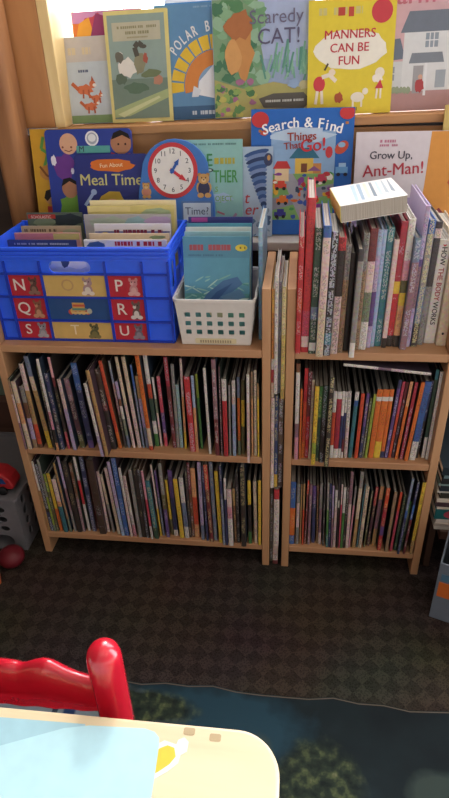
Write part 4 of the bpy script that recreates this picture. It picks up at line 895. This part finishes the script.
for x in (.0, .0325, .108, .244, .32, .373): q.box(x, -.0055, 0, x + .0035, -.0001, .1755, BLUE_SHADED)
for z in (0.0, .0445, .0975, .1475): q.box(.0, -.0045, z, CW, -.0001, z + .0035, BLUE_SHADED)
for y in (.0, .055, .1, .145, .196): q.box(CW + .0001, y, 0, CW + .0022, y + .003, .1755, BLUE)
for z in (.0, .05, .1): q.box(CW + .0001, 0, z, CW + .0018, CD, z + .003, BLUE)
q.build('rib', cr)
RED, YEL, NAVY = '#b62c3a', '#d2b068', '#2c5186'
cells = [('N', .0570, .1255, .1012, .1470, RED), ('O', .1320, .2620, .1012, .1470, YEL), ('P', .2685, .3380, .1012, .1470, RED),
         ('Q', .0570, .1255, .0490, .0970, RED), ('', .1320, .2620, .0490, .0970, NAVY), ('R', .2685, .3380, .0490, .0970, RED),
         ('S', .0570, .1255, .0042, .0440, RED), ('T', .1320, .2620, .0042, .0440, YEL), ('U', .2685, .3380, .0042, .0440, RED)]
for n, (ch, xa, xb, za, zb, c) in enumerate(cells):
    xa -= .0195; xb -= .0195
    q = MB(); q.box(xa, -.0009, za, xb, -.0001, zb, mat(c, .4)); dcl = q.build('letter_square', cr)
    w, h = xb - xa, zb - za
    if ch: lettering(ch, .036 if h > .042 else .033, '#e2dad0' if c == RED else ('#ebdcb8' if ch == 'T' else '#c09a68'), dcl, xa + w * (.3 if c == RED else .38), za + h * .5, -.0011, .012 if c == RED else .006, name='letter_print')
    q = MB(); k = 0
    def e(x, z, rx, rz, c_, rot=0):
        global k
        k += 1; q.face([(p[0], -.001 - .00004 * k, p[1]) for p in ellipse(x, z, rx, rz, 14, rot)], mat(c_, .5))
    cx, cz = xa + w * (.74 if c == RED else .7), za + h * .45
    if not ch:
        for i in range(10): e(xa + w * (.36 + .035 * i), za + h * (.36 + .05 * (i % 2)), .0055, .006, ['#c8503c', '#d8b060', '#c89a7a', '#b84a50', '#a8b0a0'][i % 5])
        q.box(xa + w * .4, -.0016, za + h * .4, xa + w * .6, -.0013, za + h * .8, mat('#d0a85c')); 
        for i in range(3): q.box(xa + w * (.37 + .02 * i), -.0019, za + h * (.28 + .17 * i), xa + w * (.65 - .02 * i), -.0017, za + h * (.38 + .17 * i), mat(['#d8b878', '#5c8a7a', '#c45a44'][i]))
    else:
        p = {'N': ('#5c4038', '#8a6a5c'), 'O': ('#a88a8c', '#e0d4c4'), 'P': ('#c88a8c', '#d8a8a4'), 'Q': ('#8a5a44', '#c09070'), 'R': ('#6c5650', '#d8d0c8'), 'S': ('#8c8a90', '#a8a6aa'), 'T': ('#5a5a3c', '#7a7448'), 'U': ('#6c6470', '#8a8490')}[ch]
        e(cx, cz - h * .14, w * .13 if c == RED else w * .08, h * .26, p[0]); e(cx, cz - h * .16, w * .08 if c == RED else w * .05, h * .17, p[1])
        e(cx + w * .02, cz + h * .2, w * .11 if c == RED else w * .065, h * .17, p[0]); e(cx - .003, cz + h * .18, .0035, .004, p[1])
        e(cx - .006, cz + h * .36, .003, .0045, p[0]); e(cx + .007, cz + h * .36, .003, .0045, p[0]); e(cx - .003, cz + h * .25, .0012, .0015, '#1c1818'); e(cx + .004, cz + h * .25, .0012, .0015, '#1c1818')
        e(cx - w * .1 if c == RED else cx - w * .06, cz - h * .3, .006, .0045, p[1]); e(cx + w * .1 if c == RED else cx + w * .06, cz - h * .3, .006, .0045, p[1])
    q.build('animal_print' if ch else 'toy_print', dcl, fix=False)

# books standing in the crate
CG = 'picture books standing in the blue crate'
BZ = CZ + .0046
def inbox(x0, x1, top, y, cover, label, art=None, T=.006, lean=5, group=CG, z=None):
    z = BZ if z is None else z
    H = (top - z) / math.cos(R(lean)) - .001
    o = face_book('picture_book', x1 - x0, H, T, ((x0 + x1) / 2, y, z + T * math.sin(R(lean)) + .0002), R(lean), 0, cover, label, 'book', group)
    if art:
        a = Art(x1 - x0, H); art(a); a.build(o)
    return o
def art_dark(a):
    a.rect(0, 0, 1, 1, '#5c6a5c'); a.blob(.75, .93, .3, .06, '#2c363c', 3); a.blob(.3, .9, .2, .05, '#7a8870', 5); a.rect(.02, .945, .52, .985, '#b03c34')
o = inbox(.042, .17, .846, .186, '#56625a', 'dark green cover with a red strip, back of the crate', art_dark)
lettering('SCHOLASTIC', .0088, '#e6d0c8', o, -.031, .2135, -.003, .01, wide=.9)
def art_tan(a): a.rect(0, .9, 1, 1, '#b8a888'); marks(a, .05, .6, .94, .03, '#6a5c4c', 3); a.blob(.65, .9, .2, .04, '#d09070', 4); a.blob(.85, .93, .15, .04, '#a0a888', 6)
inbox(.036, .172, .824, .160, '#b3a588', 'tan cover with small dark print, in front of the dark green one in the crate', art_tan)
inbox(.03, .178, .8165, .134, '#dca8a0', 'pink-edged book in the crate, before the tan cover', lambda a: (a.rect(0, .93, 1, 1, '#d88898'), a.rect(.6, .93, 1, 1, '#d8c884')))
inbox(.028, .18, .811, .100, '#2c3c78', 'navy-edged book nearest the front of the crate, under the tan cover', lambda a: (a.rect(0, .93, 1, 1, '#3c4a84'), marks(a, .1, .9, .95, .02, '#a8b0cc', 7)))
inbox(.190, .3825, .871, .190, '#e8dcb0', 'tall cream book at the very back of the crate', lambda a: a.rect(0, .94, 1, 1, '#efe2b4'), T=.004)
inbox(.188, .380, .862, .176, '#d8c878', 'yellow-topped book in the crate, in front of the tall cream one', lambda a: (a.rect(0, .95, .5, 1, '#e2d08a'), a.blob(.8, .95, .18, .03, '#a8b890', 4)))
def art_grey(a): a.rect(0, 0, 1, 1, '#b0aca8'); a.blob(.3, .92, .22, .06, '#a8b4a0', 3); a.blob(.6, .93, .14, .05, '#8fb0b4', 4); a.blob(.85, .93, .16, .05, '#b8a0c0', 5)
inbox(.184, .376, .849, .158, '#b0aca8', 'grey-green and lilac cover in the crate, behind the purple lettered one', art_grey)
def art_purple(a): a.rect(0, .0, 1, .93, '#8a8cb8'); a.rect(.05, .8, .95, .93, '#6c74b0'); marks(a, .26, .9, .9, .045, '#7c2c4c', 3, .15); a.ell(.14, .88, .08, .04, '#d8bc3c'); a.blob(.5, .84, .3, .02, '#4c5cb0', 2)
inbox(.215, .380, .837, .128, '#e6e2e4', 'white-topped purple cover with maroon print in the crate', art_purple)
inbox(.210, .382, .824, .104, '#ddc8a8', 'cream book in the crate, in front of the purple cover', lambda a: (a.rect(0, .92, 1, 1, '#e0c8a4'), a.blob(.85, .96, .1, .02, '#8a9a70', 5)), T=.005)
def art_red(a): a.rect(0, .0, 1, 1, '#e6e4e4'); marks(a, .38, .95, .94, .045, '#c23038', 21, .25); a.blob(.15, .95, .12, .035, '#3c5c9c', 4)
inbox(.205, .380, .8175, .080, '#e6e4e4', 'white cover with bold red print, nearest the front of the crate', art_red)
inbox(.07, .25, .81, .052, '#c9d2dc', 'pale cover seen through the crate hand hole', lambda a: (a.blob(.7, .82, .12, .05, '#e8e8ea', 4), a.blob(.55, .86, .05, .08, '#3a4a6c', 6), a.blob(.3, .84, .1, .06, '#7aa0d0', 7)))

# ------------------------------------------------------------------ white basket
WHITE = mat('#dcd9d2', .4, .4)
bx0, bx1, by0, bz0, bh, bd = .4135, .5565, .024, .6186, .1, .19
bk = empty('basket', (0, 0, bz0)); tag(bk, 'white plastic basket with square holes, beside the blue crate', 'basket')
cxm = (bx0 + bx1) / 2; w2 = (bx1 - bx0) / 2
def slant(M0): return M0
flare = .0095; t = .0025
def bwall(half, holes_x, place, name):
    outer = [(-half, 0), (half, 0), (half + flare * .85, bh), (-half - flare * .85, bh)]
    hs = [rrect(hx - .0058, hz - .0058, hx + .0058, hz + .0058, .0018, 3) for hx in holes_x for hz in (.03, .05, .07)]
    plate(outer, hs, t, WHITE, name, place, bk)
tilt = math.atan(flare / bh)
hx6 = [(-2.5 + i) * .0222 for i in range(6)]; hx8 = [(-3 + i) * .0222 for i in range(7)]
yc = by0 + bd / 2
bwall(w2, hx6, Matrix.Translation((cxm, by0, 0)) @ Matrix.Rotation(tilt, 4, 'X') @ FRONT, 'front_wall')
bwall(w2, hx6, Matrix.Translation((cxm, by0 + bd - .014, 0)) @ Matrix.Rotation(-tilt * .6, 4, 'X') @ FRONT, 'back_wall')
bwall(bd / 2 - .012, hx8, Matrix.Translation((bx0, yc - .006, 0)) @ Matrix.Rotation(-tilt, 4, 'Y') @ SIDE, 'side_wall')
bwall(bd / 2 - .012, hx8, Matrix.Translation((bx1, yc - .006, 0)) @ Matrix.Rotation(tilt, 4, 'Y') @ SIDE, 'side_wall')
q = MB(); q.box(bx0 - .001, by0, .0, bx1 + .001, by0 + bd - .014, .003, WHITE); q.build('base', bk, bevel=.001)
X0, X1, Y0, Y1 = bx0 - flare, bx1 + flare, by0 - flare, by0 + bd - .006
lip = lambda o_, z0, z1: None
oc = rrect(X0 - .004, Y0 - .004, X1 + .0035, Y1 + .004, .014, 6); ic = rrect(X0, Y0, X1, Y1, .011, 6)
plate(oc, [ic], .006, WHITE, 'rim', Matrix.Translation((0, 0, bh + .001)), bk)
q = MB(); q.prism(rrect(cxm - .043, .004, cxm + .043, .0155, .003), -.0012, 0, mat('#d8cfa8', .5)); lb = q.build('label_strip', bk); lb.location = (0, by0 - .0022, 0); lb.rotation_euler = (tilt, 0, 0)
a = Art(.086, .02)
for i in range(13):
    a.rect(.12 + .06 * i, .3, .12 + .06 * i + .035, .62, '#9a9078')
pr = a.build(lb); pr.location = (cxm, -.0012, .0)
WG = 'picture books standing in the white basket'
WB = bz0 + .0034
def wb(x0, x1, top, y, cover, label, art=None, T=.004, lean=9): return inbox(x0, x1, top, y, cover, label, art, T, lean, WG, WB)
def art_whale(a):
    a.rect(0, .3, 1, 1, '#5f9cb2'); a.rect(0, .8, 1, 1, '#5890a8'); a.rect(0, 0, 1, .45, '#5c9a98')
    rn = random.Random(5)
    marks(a, .1, .72, .87, .055, '#a5545c', 13, .12); marks(a, .08, .7, .815, .018, '#4c7890', 14)
    a.ell(.88, .895, .09, .032, '#d8c648'); marks(a, .82, .94, .885, .02, '#6c6438', 15)
    for i in range(40):
        u = rn.uniform(0, 1); v = .62 - .25 * abs(u - .35) * rn.random() - rn.uniform(0, .25); a.ell(u, v, rn.uniform(.04, .12), .008, rn.choice(['#a9cfc6', '#7fb5ac', '#8fc0b8', '#5a9a94', '#bcd8d0']), 10, rn.uniform(-.5, .5))
    a.poly([(.2, .3), (.35, .45), (.6, .58), (.82, .62), (.9, .55), (.7, .45), (.45, .3)], '#4c74a0'); a.poly([(.3, .33), (.5, .47), (.75, .56), (.6, .45), (.42, .32)], '#3a5c8c'); a.poly([(.55, .42), (.85, .5), (.95, .42), (.7, .36)], '#5f86aa')
    a.blob(.55, .28, .22, .07, '#b4b894', 9); a.blob(.8, .25, .15, .06, '#6ca894', 10); a.blob(.15, .25, .12, .05, '#5a8c8c', 11)
wb(.4175, .5525, .829, .050, '#5f9cb2', 'teal sea picture cover with a whale, at the front of the white basket', art_whale)
rcol = [('#9cc4c8', 'pale aqua book right behind the whale cover in the basket', .832, .073), ('#d8e2dc', 'white-edged book third from the front of the white basket', .836, .092), ('#5aa0b8', 'sea-blue book near the back of the white basket', .838, .112), ('#3c4488', 'navy book with a magenta corner, rearmost in the white basket', .845, .135)]
for i, (c, l, top, y) in enumerate(rcol):
    wb(.4175 - .0006 * i, .5525, top, y, c, l, (lambda a: (a.rect(0, .955, 1, 1, '#3a4080'), a.rect(.05, .955, .3, 1, '#b04c98'))) if i == 3 else None)

# light blue book between the basket and the wide bookcase's end panel
o = spine_book('picture_book', .236, .0085, .165, spine_mat('#9cc4dc:.15,#6c9cba:.8,#5c88a4', .236, .0085, .1, 77))
o.location = (.5765, .05, .6189); tag(o, 'light blue book standing upright between the white basket and the bookcase end', 'book')

# ------------------------------------------------------------------ rug
def rugmat():
    m, nt, b = new_mat('landscape_print'); N, L = nt.nodes, nt.links
    tc = N.new('ShaderNodeTexCoord'); P = tc.outputs['Object']
    def noise(scale, det, loc=(0, 0, 0)):
        mp = N.new('ShaderNodeMapping'); mp.inputs['Location'].default_value = loc; L.new(P, mp.inputs[0])
        n = N.new('ShaderNodeTexNoise'); n.inputs['Scale'].default_value = scale; n.inputs['Detail'].default_value = det; L.new(mp.outputs[0], n.inputs[0]); return n.outputs['Fac']
    def ramp(v, stops):
        r = N.new('ShaderNodeValToRGB'); el = r.color_ramp.elements
        el[0].position, el[0].color = stops[0][0], stops[0][1]; el[1].position, el[1].color = stops[1][0], stops[1][1]
        for p, c in stops[2:]:
            x = el.new(p); x.color = c
        L.new(v, r.inputs[0]); return r.outputs[0]
    def blob(x, y, rx, ry, wob=.6):
        mp = N.new('ShaderNodeMapping'); mp.vector_type = 'POINT'; mp.inputs['Location'].default_value = (-x / rx, -y / ry, 0); mp.inputs['Scale'].default_value = (1 / rx, 1 / ry, 0); L.new(P, mp.inputs[0])
        ln = N.new('ShaderNodeVectorMath'); ln.operation = 'LENGTH'; L.new(mp.outputs[0], ln.inputs[0])
        nn = noise(22, 4, (x * 3, y * 5, 0))
        ad = N.new('ShaderNodeMath'); ad.operation = 'MULTIPLY_ADD'; ad.inputs[1].default_value = wob; L.new(nn, ad.inputs[0]); L.new(ln.outputs['Value'], ad.inputs[2])
        mr = N.new('ShaderNodeMapRange'); mr.inputs[1].default_value = .85 + wob * .5; mr.inputs[2].default_value = 1.25 + wob * .5; mr.inputs[3].default_value = 1; mr.inputs[4].default_value = 0; L.new(ad.outputs[0], mr.inputs[0]); return mr.outputs[0]
    def mixc(fac, a, b_):
        mx = N.new('ShaderNodeMix'); mx.data_type = 'RGBA'; L.new(fac, mx.inputs[0])
        for s, v in ((6, a), (7, b_)):
            if isinstance(v, tuple): mx.inputs[s].default_value = v
            else: L.new(v, mx.inputs[s])
        return mx.outputs[2]
    base = ramp(noise(7, 4), [(.3, lin('#10181b')), (.6, lin('#172225')), (.8, lin('#223034'))])
    trees = ramp(noise(55, 5, (3, 1, 0)), [(.3, lin('#161e1c')), (.5, lin('#2a352a')), (.64, lin('#4c5638')), (.78, lin('#76785a'))])
    col = base
    col = mixc(blob(.48, -.43, .2, .075), col, lin('#24404c'))
    col = mixc(blob(.14, -.42, .24, .06), col, lin('#77858c'))
    col = mixc(blob(.36, -.405, .1, .035), col, trees)
    col = mixc(blob(.72, -.53, .07, .08), col, trees)
    col = mixc(blob(.93, -.52, .05, .04), col, lin('#333f3a'))
    col = mixc(blob(.6, -.48, .03, .035), col, lin('#3d4a44'))
    col = mixc(blob(.215, -.42, .012, .045, .2), col, lin('#22365a'))
    col = mixc(blob(.185, -.42, .006, .03, .2), col, lin('#2a3040'))
    L.new(col, b.inputs['Base Color']); b.inputs['Roughness'].default_value = .8; b.inputs['Specular IOR Level'].default_value = .2
    return m
pts = [(-.45 + .05 * i, -.338 - .012 * i * .05 * 1.2 + .004 * math.sin(i * 1.1) + .003 * math.sin(i * 2.7)) for i in range(46)] + [(1.8, -1.6), (-.45, -1.6)]
q = MB(); q.prism(pts, .0004, .0045, rugmat(), 'z'); rug = q.build('printed_rug'); tag(rug, 'dark teal landscape-print rug with wavy edge on the brown carpet', 'rug')
q = MB()
for (a, b_), (c, d_) in zip(pts[:45], pts[1:46]): q.face([(a, b_ - .004, .0048), (c, d_ - .004, .0048), (c, d_ - .0015, .0048), (a, b_ - .0015, .0048)], mat('#5c5448', .9))
q.build('bound_edge', rug, fix=False)

# ------------------------------------------------------------------ table, paper, sticker
TOPM = wood('birch_laminate', '#d9c49c', '#e8d6b0', (1.0, 9, 9), .35)
tx0, tx1, ty0, ty1, tz = -.35, .648, -1.42, -.742, .55
tb = empty('table', (.15, -1.08, 0)); tag(tb, 'low pale birch table with rounded corners in front of the bookcases', 'table')
q = MB(); q.prism([(x - .15, y + 1.08) for x, y in rrect(tx0, ty0, tx1, ty1, .045, 10)], tz - .022, tz, TOPM, 'z'); q.build('table_top', tb, bevel=.004, seg=3)
q = MB(); q.prism([(x - .15, y + 1.08) for x, y in rrect(tx0 + .07, ty0 + .07, tx1 - .07, ty1 - .07, .01, 3)], tz - .08, tz - .0225, PINE_H, 'z'); q.build('apron', tb)
for x in (tx0 + .1, tx1 - .1):
    for y in (ty0 + .1, ty1 - .1):
        q = MB(); q.lathe([(.016, .0053), (.018, .02), (.023, .3), (.025, tz - .0805)], PINE); o = q.build('leg', tb); o.location = (x - .15, y + 1.08, 0)
q = MB()
for x, y in ((.552, -.75), (.58, -.754)): q.face([(x - .15 + p[0], y + 1.08 + p[1], tz + .0003) for p in rrect(-.006, -.004, .006, .004, .002)], mat('#b59f78', .5))
q.build('stain', tb, fix=False)
PAP = mat('#b4dbe2', .6, .3); PAP2 = mat('#9fc6d0', .6, .3)
q = MB(); q.prism([(.12, -.758), (.44, -.7535), (.45, -.93), (.12, -.94)], tz + .0006, tz + .0011, PAP2, 'z'); tag(q.build('paper_sheet'), 'pale blue paper sheet lying underneath the other at the table edge', 'paper')
q = MB(); q.prism([(.302, -.812), (.358, -.785), (.419, -.7605), (.445, -.755), (.505, -.7525), (.516, -.755), (.522, -.7605), (.5235, -.768), (.526, -.81), (.532, -1.02), (.24, -1.02), (.25, -.838)], tz + .0015, tz + .0021, PAP, 'z'); tag(q.build('paper_sheet'), 'larger pale blue paper sheet on top of the other, its rounded corner covering a sticker', 'paper')
st = MB()
st.prism([(.505, -.81), (.506, -.775), (.516, -.769), (.522, -.766), (.528, -.762), (.541, -.765), (.542, -.76), (.548, -.757), (.553, -.761), (.553, -.771), (.547, -.775), (.546, -.783), (.537, -.792), (.527, -.799)][::-1], tz + .0002, tz + .0005, mat('#eeece6', .3), 'z')
so_ = st.build('sticker')
q = MB(); q.face([(x, y, tz + .00055) for x, y in [(.514, -.79), (.519, -.775), (.525, -.77), (.532, -.7665), (.5395, -.7685), (.5425, -.777), (.5375, -.785), (.528, -.793), (.518, -.8)]], mat('#dcc03c', .4)); q.build('yellow_print', so_, fix=False)
q = MB()
q.face([(x, y, tz + .00055) for x, y in [(.5412, -.7645), (.5422, -.7612), (.548, -.758), (.552, -.7615), (.552, -.77), (.547, -.774)]], mat('#dfe0e4', .4)); q.build('white_print', so_, fix=False)
tag(so_, 'white and yellow die-cut sticker on the table, half under the blue paper', 'sticker')

# ------------------------------------------------------------------ red chair
REDP = mat('#cc1a30', .25, .6, coat=.5)
ch = empty('child_chair', (.31, -.7, 0)); tag(ch, 'glossy red wooden child chair tucked under the far side of the table', 'chair')
def P(x, y, z): return (x - .31, y + .7, z)
PX = .4505
for x in (PX, PX - .29):
    q = MB(); q.lathe([(.014, .0053), (.017, .03), (.0195, .3), (.0198, .57), (.0198, .586), (.0192, .594), (.0172, .6015), (.013, .6075), (.007, .6110), (.002, .6122)], REDP, 28); o = q.build('back_post', ch); o.location = (x - .31, 0, 0)
# crest rail: shaped outline bent slightly backwards
n = 40; q = MB()
xa, xb = PX - .29 + .012, PX - .012
gs = lambda x, c, w: math.exp(-((x - c) / w) ** 2)
top = lambda s: .545 + .003 * math.sin(math.pi * s) + .014 * (gs(s, .755, .085) + gs(s, .245, .085)) - .004 * (gs(s, .63, .03) + gs(s, .37, .03))
bot = lambda s: .494 - .024 * math.sin(math.pi * s) + .0012 * math.sin(s * 40)
rows_ = []
for i in range(n + 1):
    s = i / n; x = xa + (xb - xa) * s; y = -.7 + .012 * math.sin(math.pi * s)
    t0, t1 = top(s), bot(s)
    ring = [(x, y - .008, t1 + .004), (x, y - .010, (t0 + t1) / 2), (x, y - .007, t0 - .004), (x, y - .002, t0), (x, y + .003, t0), (x, y + .008, t0 - .004), (x, y + .009, (t0 + t1) / 2), (x, y + .007, t1 + .004), (x, y, t1)]
    b = len(q.v); q.v += [P(*p) for p in ring]; rows_.append((b, len(ring)))
k = q.mi(REDP)
for (a, m_), (b, _) in zip(rows_, rows_[1:]):
    for i in range(m_):
        j = (i + 1) % m_; q.f.append((a + i, b + i, b + j, a + j)); q.m.append(k); q.sm.append(True)
for b, m_ in (rows_[0], rows_[-1]): q.f.append(tuple(b + i for i in range(m_))); q.m.append(k); q.sm.append(False)
q.build('crest_rail', ch)
q = MB(); q.box(*P(xa + .006, -.708, .375), *P(xb - .006, -.692, .41), REDP); q.build('lower_rail', ch, bevel=.004)
q = MB(); q.prism([(x - .31, y + .7) for x, y in rrect(PX - .3, -.99, PX + .01, -.7225, .03, 6)], .29, .308, REDP, 'z'); q.build('seat', ch, bevel=.004)
for x in (PX - .27, PX - .02):
    q = MB(); q.lathe([(.012, .0053), (.016, .08), (.017, .2898)], REDP); o = q.build('front_leg', ch); o.location = (x - .31, -.26, 0)
    q = MB(); q.box(-.008, -.235, .14, .008, -.022, .16, REDP); o = q.build('stretcher', ch, bevel=.003); o.location = (x - .31, 0, 0)

# ------------------------------------------------------------------ grey crate with toys, left of the wide bookcase
GREY = mat('#77767a', .5, .4)
gx0, gx1, gy0, gy1, gh = -.36, -.05, .0, .285, .172
gc = empty('toy_crate', (gx0, gy0, 0)); tag(gc, 'grey plastic crate with round holes beside the wide bookcase', 'crate')
w = gx1 - gx0; d2 = gy1 - gy0
hol = [ellipse(.038 + .045 * i, .075 + .032 * j, .013, .0095, 14) for i in range(6) for j in range(3)]
opening = rrect(.05, .004, w - .03, .052, .022, 6)
plate([(0, 0), (w, 0), (w, gh), (0, gh)], hol + [opening], .004, GREY, 'front_wall', Matrix.Translation((0, .002, 0.0005)) @ FRONT, gc)
plate([(0, 0), (w, 0), (w, gh), (0, gh)], [], .004, GREY, 'back_wall', Matrix.Translation((0, d2 - .002, 0.0005)) @ FRONT, gc)
sh = [ellipse(.04 + .042 * i, .04 + .036 * j, .010, .0125, 14) for i in range(6) for j in range(4)]
for x in (.002, w - .002): plate([(.0041, 0), (d2 - .0041, 0), (d2 - .0041, gh), (.0041, gh)], sh, .004, GREY, 'side_wall', Matrix.Translation((x, 0, .0005)) @ SIDE, gc)
plate(rrect(-.006, -.006, w + .006, d2 + .006, .01), [rrect(.004, .004, w - .004, d2 - .004, .006)], .008, GREY, 'rim', Matrix.Translation((0, 0, gh + .0045)), gc)
q = MB(); q.box(.0045, .0045, .0005, w - .0045, d2 - .0045, .0035, GREY); q.build('base', gc)
q = MB(); q.box(.0045, .0045, gh - .003, w - .0045, d2 - .0045, gh + .0, GREY); q.build('lid', gc)
def ball_prof(r, z0=0, n=14, sq=1): return [(max(.0004, r * math.sin(math.pi * i / n)), z0 + r * sq * (1 - math.cos(math.pi * i / n))) for i in range(n + 1)]
q = MB(); q.lathe(ball_prof(.034, 0, 14, .8), mat('#6a1822', .5)); o = q.build('toy_ball'); o.location = (-.069, -.05, .0005); tag(o, 'dark red toy ball on the carpet against the grey crate', 'ball')
q = MB(); q.box(-.02, -.02, 0, .02, .02, .04, mat('#c8642c', .5)); o = q.build('toy_block', bevel=.003); o.location = (-.098, -.112, .0005); o.rotation_euler = (0, 0, .5); tag(o, 'orange toy block on the carpet in front of the dark red ball', 'toy')
# toy helmet-like red car on the crate
def toy():
    o = empty('toy_truck', (-.125, .055, gh + .0008)); tag(o, 'red toy truck with blue and white windows resting on the grey crate', 'toy')
    q = MB(); q.prism([(-.085, .016), (.085, .016), (.09, .03), (.078, .06), (.05, .085), (-.04, .09), (-.085, .07)], -.035, .035, mat('#b02a30', .35)); q.build('body', o, bevel=.008, seg=3)
    q = MB(); q.prism([(.02, .042), (.066, .042), (.056, .066), (.02, .07)], -.0362, -.0352, mat('#2c4a80', .2)); q.build('window_pane', o)
    q = MB(); q.prism([(-.06, .042), (.012, .042), (.012, .072), (-.05, .07)], -.0362, -.0352, mat('#ccd4d8', .3)); q.build('window_pane', o)
    for x in (-.05, .05):
        for y in (-.0425, .0425):
            q = MB(); q.lathe([(.004, -.006), (.015, -.006), (.016, -.004), (.016, .004), (.015, .006), (.004, .006)], mat('#1c1c1e', .7), 20, Matrix.Translation((x, y, .016)) @ Matrix.Rotation(R(90), 4, 'X')); q.build('wheel', o)
    o.scale = (.72,) * 3
    return o
toy()
# dark bin and box behind
q = MB(); q.box(-.44, .30, 0.0005, -.06, .355, .30, mat('#5a4034', .7)); o = q.build('wooden_box', bevel=.003); q = MB(); q.box(-.42, .2985, .19, -.08, .2998, .28, mat('#4c3328', .7)); q.build('front_panel', o); tag(o, 'brown wooden box standing behind the grey crate by the wall', 'box')
q = MB(); q.box(-.43, .30, .3008, -.07, .352, .36, mat('#5c6a5c', .6)); o = q.build('storage_bin', bevel=.006); q = MB(); q.box(-.435, .297, .3605, -.065, .354, .372, mat('#6c7a6a', .6)); q.build('lid', o, bevel=.002); tag(o, 'grey-green bin with a lid stacked on the brown wooden box', 'bin')

# ------------------------------------------------------------------ books to the side of the narrow bookcase
BR = wood('dark_stain', '#3f2c22', '#54392a', (6, 6, 1), .6)
sb = empty('book_stand', (1.0, .0, 0)); tag(sb, 'dark brown wooden stand holding stacked books beside the narrow bookcase', 'stand')
q = MB(); q.box(-.012, .03, .0005, .004, .25, .15, BR); q.build('side_panel', sb, bevel=.002)
q = MB(); q.box(.30, -.004, .0005, .316, .25, .15, BR); q.build('side_panel', sb, bevel=.002)
q = MB(); q.box(.0045, 0, .125, .2995, .25, .15, BR); q.build('shelf', sb, bevel=.002)
z = .1505; SG = 'picture books stacked flat on the brown stand'
stack = [('#ccc6bc', .010, 'off-white'), ('#b8aca0', .008, 'beige'), ('#d8d2c8', .011, 'cream-white'), ('#23686c', .03, 'thick teal'), ('#d8d4c4', .006, 'thin ivory'), ('#4a3a40', .012, 'plum-brown'), ('#d8d2c4', .009, 'chalk-white'), ('#33342c', .016, 'dark olive'), ('#c9c8be', .005, 'pale grey'), ('#28303a', .016, 'ink-black'), ('#7c9894', .007, 'grey-teal'), ('#26282c', .018, 'charcoal'), ('#6a8488', .008, 'slate-green'), ('#1f2c34', .02, 'midnight-blue')]
pv = None
for i, (c, t, nm) in enumerate(stack):
    q = MB(); rnd = random.Random(i * 5 + 1); cm = mat(c, .4)
    wv, dv = .23 + .03 * rnd.random(), .20 + .02 * rnd.random(); k = min(.0015, t * .2)
    q.box(0, 0, 0, wv, dv, k, cm); q.box(0, 0, t - k, wv, dv, t, cm); q.box(0, 0, k, wv, k, t - k, cm)
    o = q.build('picture_book'); q = MB(); q.box(.002, k + .0003, k + .0001, wv - .002, dv - .002, t - k - .0001, PAGES_UP); q.build('pages', o)
    o.location = (.983 + .010 * rnd.random(), .004 + .012 * rnd.random(), z); o.rotation_euler = (0, 0, R(rnd.uniform(-2, 2))); z += t + .0004
    if i == 3:
        a = Art(wv, t); a.ell(.2, .5, .12, .45, '#b0485c'); a.ell(.22, .5, .08, .3, '#d0a8a0'); p_ = a.build(o); p_.location = (wv / 2, 0, 0)
    tag(o, f'{nm} book lying in the stack on the brown stand, ' + (f'above the {pv} one' if pv else 'lowest of all'), 'book', SG); pv = nm
BIN = mat('#6e7884', .5)
BA = R(-20)
bxo = empty('book_bin', (.978, -.125, 0), BA); tag(bxo, 'grey-blue box of picture books with an orange square, on the carpet by the stand', 'box')
w, d3, h = .26, .12, .175
q = MB(); q.box(0, 0, .0005, w, .004, h, BIN); q.build('front_wall', bxo, bevel=.001)
q = MB(); q.box(0, d3 - .004, .0005, w, d3, h, BIN); q.build('back_wall', bxo, bevel=.001)
for x in (0, w - .004):
    q = MB(); q.box(x, .0042, .0005, x + .004, d3 - .0042, h, BIN); q.build('side_wall', bxo, bevel=.001)
q = MB(); q.box(.0042, .0042, .0005, w - .0042, d3 - .0042, .004, BIN); q.build('base', bxo)
q = MB(); q.box(.006, -.0008, .075, .054, -.0001, .12, mat('#cf6a2a', .5)); q.build('orange_square', bxo)
q = MB(); q.box(.008, -.0008, .126, .24, -.0001, .145, mat('#4f7690', .5)); q.box(.03, -.0008, .155, .2, -.0001, .165, mat('#2f4470', .5)); q.build('blue_stripe', bxo)
BG = 'picture books standing in the grey-blue box'
for i, (c, l, tp_) in enumerate([('#7fa08e', 'sage green book at the front of the grey-blue box', .225), ('#d4c6bc', 'pinkish white book in the grey-blue box, behind the sage green one', .25), ('#cbb9a8', 'beige book at the back of the grey-blue box', .27)]):
    o = face_book('picture_book', .225, tp_ - .006, .012, (.978 + .13 * math.cos(BA) - (.012 + .028 * i) * math.sin(BA), -.125 + .13 * math.sin(BA) + (.012 + .028 * i) * math.cos(BA), .007), R(6), BA, c, l, 'book', BG)
    if i: 
        a = Art(.225, tp_); a.blob(.12, .8, .05, .04, '#cf9a4a', 3); a.line([(.04, .95), (.2, .8)], .002, '#8a7468'); a.build(o)

SC.view_settings.view_transform = 'Standard'
SC.view_settings.look = 'None'
SC.view_settings.exposure = 0.36
SC.view_settings.gamma = 1
SC.view_settings.use_curve_mapping = False
SC.cycles.max_bounces = 6
